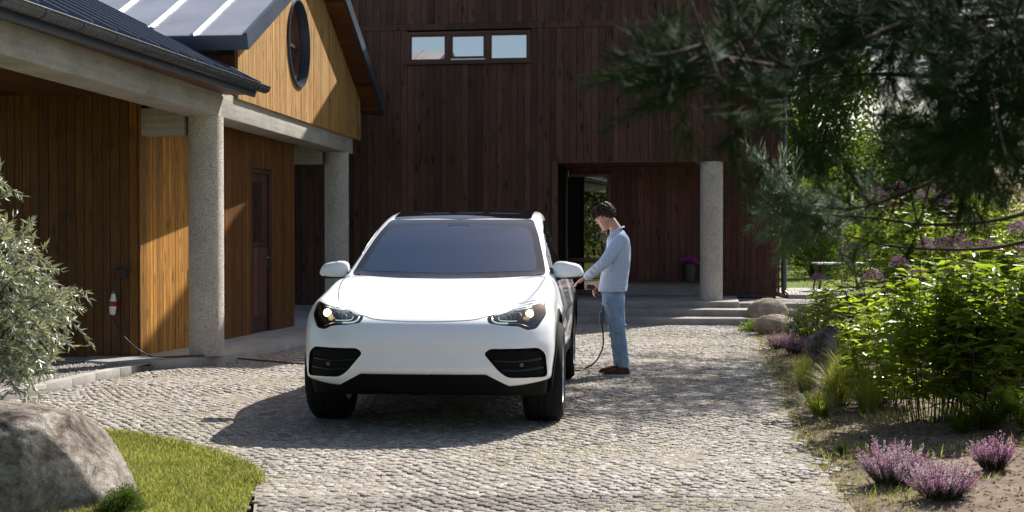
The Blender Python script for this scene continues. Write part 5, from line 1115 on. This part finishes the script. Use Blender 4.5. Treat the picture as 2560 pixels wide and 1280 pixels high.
lb = ['leafy plant with bright lower leaves in the middle of the bed front', 'dense leafy plant at the front, above the broad pink heather', 'shorter leafy plant leaning over the arching grass', 'leafy plant at the front by the right edge of the photo', 'tall plant with mauve heads behind the middle front one', 'tall plant with mauve heads rising behind the dense front plant', 'tall mauve-headed plant behind the ferns', 'low bushy plant with mauve heads beside the grey boulder', 'rearmost tall plant with the highest mauve heads', 'rearmost tall plant near the pine twigs on the right']
for i, (px, py, r_, h, ns, hd) in enumerate(pp_):
    g = G(px, py, .05); perennial(g.x, g.y, r_, h, ns, lb[i], hd, 100 + i)
g = G(2055, 872, .05); t_ = perennial(g.x, g.y, .18, .88, 9, 'slender plant with one pale mauve head arching over the boulders', 3, 140, 1.25)
def shrub(name, x, y, z, r_, h, mat, n, ll, lw, label, cat='shrub', group=None, seed=1, up=.4, stem='stem', kind=None, ncl=40):
    q = np.random.default_rng(seed); t = thing(name, label, cat, (x, y, z), 0, group); C = norm(q.normal(size=(ncl, 3))); C[:, 2] = np.abs(C[:, 2]) * 1.0; C = C * np.array([r_, r_, h * .92]) * q.uniform(.35, 1, (ncl, 1)) ** .6; C[:, 2] += h * .06
    b = MB()
    for c in C: b.tube(smoothpath([(c[0] * .1, c[1] * .1, 0), (c[0] * .5, c[1] * .5, c[2] * .6), tuple(c)], 3), [.012, .010, .008, .007, .006, .004, .002][:7], 4, cap=False)
    b.obj('stems', stem, t); k = q.integers(0, ncl, n); off = q.normal(0, 1, (n, 3)) * r_ * .17; P = C[k] + off; P[:, 2] = np.maximum(P[:, 2], .02); D = norm(C[k]) * up + norm(off) * .6 + q.normal(0, .35, (n, 3)) + [0, 0, .25]
    me = leaves('foliage', P, D, ll * q.uniform(.6, 1.25, n), lw * q.uniform(.7, 1.2, n)); me.materials.append(MATS[mat]); tag(link('foliage', me, t), kind='stuff'); return t
# ---- silvery shrub on the left: arching shoots of narrow leaves
def silver():
    t = thing('silver_shrub', 'silvery green shrub with narrow leaves on arching shoots behind the big boulder', 'shrub', (-3.35, 8.35, .0)); q = np.random.default_rng(5); b = MB(); P = []; D = []
    tips = [(30, 478, 8.3), (15, 545, 8.2), (45, 600, 8.5), (20, 640, 8.0), (70, 650, 8.3), (105, 690, 8.6), (150, 668, 8.4), (165, 735, 8.2), (130, 760, 8.5), (220, 772, 8.3), (205, 800, 8.0), (150, 815, 8.4), (185, 850, 8.1), (160, 880, 8.3), (120, 905, 7.9), (150, 930, 8.2), (110, 950, 8.0), (60, 975, 7.9), (120, 985, 7.8), (30, 940, 7.8), (80, 870, 8.0), (60, 800, 8.1), (40, 740, 8.2), (90, 780, 8.6), (10, 860, 7.9), (100, 840, 7.8), (-30, 600, 8.3), (-50, 700, 8.2), (-20, 800, 8.1), (-60, 880, 8.0), (60, 715, 7.8), (125, 720, 8.0), (35, 690, 8.6), (180, 765, 8.6), (90, 915, 8.4), (0, 770, 7.7), (140, 845, 7.7), (-10, 520, 8.5), (5, 610, 8.5), (60, 640, 8.0)]
    rt_ = Vector((0, 0, 0)); O = Vector((-3.35, 8.35, 0))
    for px, py, Y in tips:
        tp = at(px - 22, py, Y) - O; m1_ = Vector((tp.x * .25, tp.y * .3, max(tp.z * .75, .35))); m2_ = Vector((tp.x * .7, tp.y * .7, tp.z * .95 + .14)); path = smoothpath([rt_, m1_, m2_, tp], 8); nP = len(path)
        b.tube(path, [.010 * (1 - k / nP) + .0015 for k in range(nP)], 5, cap=False)
        for side in range(5):
            j = int(nP * q.uniform(.45, .95)); p0 = path[min(j, nP - 2)]; dd = (path[min(j + 1, nP - 1)] - path[j - 1]).normalized(); sd = (dd + Vector(q.normal(0, .75, 3))).normalized(); ln = q.uniform(.12, .28); p1 = p0 + sd * ln
            b.tube([p0, p1], [.003, .0012], 4, cap=False)
            for k in range(26): f = q.uniform(.05, 1.02); P.append(p0 + (p1 - p0) * f); r0 = Vector(q.normal(0, 1, 3)); D.append(tuple(sd * .75 + r0 * .55))
        for k in range(70):
            f = q.uniform(.42, 1) ** .8; j = min(int(f * (nP - 1)), nP - 2); dd = (path[j + 1] - path[j]).normalized(); P.append(path[j].lerp(path[j + 1], q.uniform())); D.append(tuple(dd * .75 + Vector(q.normal(0, 1, 3)) * .5))
    b.obj('stems', 'bark_grey', t); P = np.array([tuple(p) for p in P]); L = q.uniform(.035, .075, len(P)); me = leaves('foliage', P, D, L, L * .19, .15, q.normal(size=(len(P), 3))); me.materials.append(MATS['leaf_silver']); tag(link('foliage', me, t), kind='stuff')
silver()
gj = G(300, 1285, 0); shrub('juniper_shrub', gj.x, gj.y, 0, .115, .13, 'leaf_tree', 6500, .016, .004, 'small feathery green shrub on the lawn at the foot of the big boulder', seed=8, ncl=60)
# low weeds at the foot of boulders, ferns
gw = G(1895, 828, 0); shrub('ground_cover', gw.x, gw.y, 0, .28, .10, 'leaf_bright', 1500, .035, .016, 'bright green low plant at the foot of the tan boulders', seed=9)
gq = G(2030, 862, .03); shrub('dark_shrub', gq.x, gq.y + .2, .03, .36, .42, 'leaf_heather', 3500, .04, .014, 'small dark shrub between the boulders and the heathers', seed=10)
def fern(px, py, hpx, label, seed, nf=11):
    q = np.random.default_rng(seed); g = G(px, py, .06); h = hpx / (FPX / g.y); t = thing('fern', label, 'fern', (g.x, g.y, .05), 0, 'ferns in front of the tall plants')
    for i in range(nf):
        a = 2 * PI * i / nf + q.uniform(-.2, .2); L = h * q.uniform(.85, 1.2); lean = q.uniform(.35, .8); path = [Vector((math.cos(a) * L * lean * (k / 14) ** 1.2, math.sin(a) * L * lean * (k / 14) ** 1.2, L * (k / 14 - .35 * lean * (k / 14) ** 2.6))) for k in range(15)]; P = []; D = []; LL = []
        b = MB().tube(path, [.003 - .00018 * k for k in range(15)], 4, cap=False)
        for k in range(2, 30):
            f = k / 30; j = min(int(f * 14), 13); p = path[j].lerp(path[j + 1], f * 14 - j); d = (path[j + 1] - path[j]).normalized(); s = d.cross(Vector((0, 0, 1))).normalized(); ln = h * .26 * math.sin(PI * min(1, f * .9 + .12)) ** .8
            for sg in (-1, 1): P.append(p); D.append(tuple(s * sg + d * .45 + Vector((0, 0, -.1)))); LL.append(ln)
        me = leaves('leaflets', P, D, np.array(LL), np.array(LL) * .18 + .004, .05, np.tile([0, 0, 1.], (len(P), 1))); me.materials.append(MATS['leaf_perennial']); fo_ = link('frond', me, t); b.obj('midrib', 'stem', fo_)
fern(2475, 1085, 165, 'fern with upright fronds in front of the tall plants', 1); fern(2575, 1095, 170, 'fern cut by the right edge of the photo', 2); fern(2400, 1090, 110, 'smaller darker fern beside the upright one', 3, 9)
# ---------------------------------------------------------------- pines
def pine_limbs(parent, limbs, q, nsub, sublen, ntw, twl, npt, nl, nw, mat='leaf_pine', droop=.15, r0=.03, start=.1, fine=6):
    for li, L in enumerate(limbs):
        path = smoothpath(L, 6); n = len(path); lens = sum((path[i + 1] - path[i]).length for i in range(n - 1)); b = MB(); b.tube(path, [r0 * (1 - .85 * i / n) for i in range(n)], fine); P = []; D = []
        for k in range(max(2, int(nsub * lens))):
            f = q.uniform(start, 1.0); j = min(int(f * (n - 1)), n - 2); p0 = path[j].lerp(path[j + 1], q.uniform()); d0 = (path[j + 1] - path[j]).normalized(); sd = (d0 * q.uniform(.2, .9) + Vector(q.normal(0, .55, 3)) + Vector((0, 0, -droop))).normalized(); ln = sublen * q.uniform(.5, 1.15) * (1.15 - .5 * f); p1 = p0 + sd * ln * .6; p2 = p1 + (sd + Vector((0, 0, .12))).normalized() * ln * .4; b.tube([p0, p1, p2], [r0 * .28, r0 * .18, r0 * .08], 4, cap=False)
            for m_ in range(ntw):
                f2 = q.uniform(.25, 1); a0 = p0.lerp(p1, f2 / .6) if f2 < .6 else p1.lerp(p2, (f2 - .6) / .4)
                if m_ == 0: a0 = p2; td = (p2 - p1).normalized()
                else: td = (sd * .8 + Vector(q.normal(0, .55, 3)) + Vector((0, 0, .15))).normalized()
                tl = twl * q.uniform(.5, 1.2); a1 = a0 + td * tl; b.tube([a0, a1], [r0 * .09, r0 * .05], 3, cap=False); u = q.uniform(.05, 1.02, npt); A0 = np.array(a0); T_ = np.array(td); P.append(A0 + T_ * tl * u[:, None]); rr = q.normal(0, 1, (npt, 3)); rr -= (rr @ T_)[:, None] * T_; D.append(T_ * .85 + norm(rr) * q.uniform(.35, .85, (npt, 1)))
        br = b.obj('branch', 'bark', parent, smooth=True); P = np.concatenate(P); D = np.concatenate(D); me = needles('needles', P, D, nl * q.uniform(.7, 1.15, len(P)), nw); me.materials.append(MATS[mat]); tag(link('needles', me, br), kind='stuff')
q = np.random.default_rng(77)
TX, TY = 3.15, 5.2
npine = thing('pine_tree', 'near pine whose dark long-needled boughs hang blurred over the right of the photo', 'pine tree', (0, 0, 0))
MB().tube([(TX, TY, -.1), (TX + .03, TY, 1.5), (TX - .02, TY + .05, 3.2), (TX + .03, TY, 5.5)], [.16, .14, .12, .08], 14).obj('trunk', 'bark', npine, smooth=True)
def lm(*pts): return [Vector((TX, TY + .0, 1.45 + (580 - pts[0][1]) / 3400 * 5.2 + .1))] + [at(*p) for p in pts]
limbs = [lm((2520, -40, 4.4), (2380, 40, 4.3), (2240, 66, 4.1), (2060, 150, 3.9), (1960, 165, 3.75), (1860, 150, 3.55), (1800, 138, 3.4), (1755, 105, 3.25)),
 lm((2520, -160, 5.0), (2350, -60, 4.8), (2180, 0, 4.6), (2020, 20, 4.4)),
 lm((2640, 300, 4.9), (2520, 350, 4.8), (2400, 385, 4.75), (2280, 400, 4.7)),
 lm((2620, 40, 3.9), (2540, 80, 3.8), (2480, 140, 3.7), (2450, 220, 3.7)),
 lm((2640, -80, 4.6), (2480, 0, 4.4), (2330, 10, 4.3), (2200, -20, 4.3)),
 lm((2640, 160, 4.2), (2560, 230, 4.1), (2480, 290, 4.0))]
pine_limbs(npine, limbs, q, 15, .34, 5, .13, 50, .075, .0019, droop=.12, r0=.016, start=.22)
pine_limbs(npine, [lm((2560, 260, 4.7), (2465, 385, 4.6), (2380, 430, 4.45), (2290, 470, 4.3), (2200, 505, 4.25), (2110, 528, 4.2))], q, 8, .22, 3, .12, 44, .07, .0018, droop=.0, r0=.016, start=.3)
pine_limbs(npine, [[at(2720, 470, 5.3), at(2520, 545, 6.0), at(2330, 562, 6.4), at(2180, 545, 6.4), at(2060, 535, 6.3), at(1990, 520, 6.2), at(1945, 508, 6.15)], [at(2720, 560, 5.3), at(2480, 620, 6.1), at(2250, 618, 6.6), at(2120, 590, 6.5), at(2010, 575, 6.5)]], q, 9, .22, 4, .16, 60, .085, .0026, 'leaf_pine_sunlit', droop=-.1, r0=.010, start=.62)
def pine(x, y, h, label, seed, z=0, base=.25, spread=.30, dens_=1.0, nl=.11, nw=.0045, mat='leaf_pine', lean=0):
    q = np.random.default_rng(seed); t = thing('pine_tree', label, 'pine tree', (x, y, z)); MB().tube(smoothpath([(0, 0, -.2), (lean * .3, .05, h * .4), (lean, 0, h)], 6), [.15 * h / 8 * (1 - .88 * i / 12) for i in range(13)], 12).obj('trunk', 'bark', t, smooth=True)
    L = []; n = int(22 * dens_)
    for i in range(n):
        f = base + (1 - base) * (i / n) ** .9; a = i * 2.4 + q.uniform(-.4, .4); R_ = h * spread * (1.12 - f) * q.uniform(.8, 1.2) + .25; z0_ = h * f; d = Vector((math.cos(a), math.sin(a), 0)); L.append([Vector((lean * f, 0, z0_)), Vector((lean * f, 0, z0_)) + d * R_ * .5 + Vector((0, 0, .05 * R_)), Vector((lean * f, 0, z0_)) + d * R_ + Vector((0, 0, q.uniform(-.15, .2) * R_))])
    pine_limbs(t, L, q, 9, .75, 4, .30, 30, nl, nw, mat, .08, .035, .25, 5); return t
pine(5.6, 17.6, 7.9, 'middle-sized dark pine behind the flowering plants, to the right of the house corner', 201, base=.42, dens_=2.3, spread=.36)
pine(8.3, 20.5, 9.5, 'tall dark pine standing behind the right end of the flowering plants', 202)
pine(10.6, 26, 10, 'pine on the terrace beyond the garden table', 203, .3, base=.22)
pine(11.5, 30, 12, 'tall pine on the far lawn, half hidden by the nearer pines', 204, .3, base=.2)
# ---------------------------------------------------------------- leafy trees
def tree(x, y, h, rc, label, seed, mat='leaf_tree', z=0, n=9000, ll=.14, trunk=.30, group='trees beyond the terrace', ncl=70, name='leafy_tree'):
    q = np.random.default_rng(seed); t = thing(name, label, 'tree', (x, y, z), 0, group); zb = h * trunk; C = norm(q.normal(size=(ncl, 3))) * q.uniform(.3, 1, (ncl, 1)) ** .5 * [rc, rc, (h - zb) / 2] + [0, 0, (h + zb) / 2]; b = MB(); b.tube([(0, 0, -.2), (.05, 0, h * .3), (0, .05, h * .75)], [h * .022, h * .018, h * .006], 9)
    for c in C[:26]: s0_ = Vector((0, 0, max(zb * .8, c[2] * .55))); b.tube([s0_, s0_.lerp(Vector(c), .55) + Vector((0, 0, -.1)), Vector(c)], [h * .007, h * .004, h * .001], 5, cap=False)
    b.obj('trunk', 'bark_grey', t, smooth=True); k = q.integers(0, ncl, n); off = q.normal(0, 1, (n, 3)) * rc * .14; P = C[k] + off; me = leaves('crown', P, norm(off) * .7 + q.normal(0, .5, (n, 3)), ll * q.uniform(.6, 1.3, n), ll * .5, .15, q.normal(size=(n, 3))); me.materials.append(MATS[mat]); link('crown', me, t); return t
for i, (x, y, h, rc, mt, lb_) in enumerate([(9.4, 44, 10.5, 2.2, 'leaf_tree', 'leafy tree standing just right of the house corner on the far lawn'), (14.2, 50, 4.9, 3.3, 'leaf_tree', 'broad leafy tree in the middle of the far tree line'), (21.5, 50, 11, 3.2, 'leaf_tree', 'leafy tree at the right end of the far tree line'), (8.4, 50, 7.5, 2.4, 'leaf_bright', 'bright young tree directly beside the house corner'), (16.5, 60, 6.0, 3.0, 'leaf_tree', 'low far tree below the gap of sky between the pines'), (27, 62, 10, 4, 'leaf_tree', 'far tree behind the right end of the line')]):
    tree(x, y, h, rc, lb_, 300 + i, mt, .3, 15000, .20, .12)
for i, (x, y, r_, h, lb_) in enumerate([(7.35, 33, .95, 2.7, 'bright yellow-green shrub beside the downpipe on the terrace'), (9.0, 36, 1.4, 1.9, 'sunlit round shrub right of the tall bright one'), (11.0, 36, 1.4, 2.1, 'sunlit shrub behind the garden table'), (13.2, 38, 1.7, 2.3, 'large shrub far behind the flowering plants')]):
    shrub('garden_shrub', x, y, .3, r_, h, 'leaf_bright', 6000, .11, .06, lb_, seed=400 + i, group='sunlit shrubs on the terrace', ncl=60)
# greenery opposite the house, seen in its panes and in the paint of the car
for i, (x, y, h, rc) in enumerate([(-13, -16, 7.5, 3.6), (-6, -16, 7.5, 3.8), (-.5, -13, 6.5, 3.4), (6, -14, 7.2, 3.8), (13, -15, 7, 3.8)]):
    tree(x, y, h, rc, ['tree standing behind the camera, mirrored in the panes', 'wide tree behind the camera opposite the gable', 'low tree behind the camera opposite the entrance', 'tree behind the camera opposite the porch column', 'tree behind the camera beyond the flower bed'][i], 500 + i, 'leaf_tree', 0, 9000, .30, .05, 'trees behind the camera', 50)
P = np.stack([fr_.uniform(4.5, 30, 26000), fr_.uniform(24, 60, 26000)], 1); blades('terrace_grass', np.c_[P, np.full(len(P), .33)], fr_.uniform(.04, .09, len(P)), .014, 'leaf_grass', lean=.6, label='sunlit grass on the terrace beyond the steps')

P = np.stack([fr_.uniform(1.9, 4.8, 9000), fr_.uniform(7.2, 13, 9000)], 1); g_ = fbm(P[:, 0], P[:, 1], 1.9, 77); P = P[(P[:, 0] > edge_x(P[:, 1])) & (g_ > .35)][:2600]
blades('bed_weeds', np.c_[P, bed_z(P[:, 0], P[:, 1])], fr_.uniform(.03, .11, len(P)), .006, 'leaf_grass', lean=.7, label='thin weeds and seedlings on the open soil of the bed')
bpy.data.objects.remove(cardy)
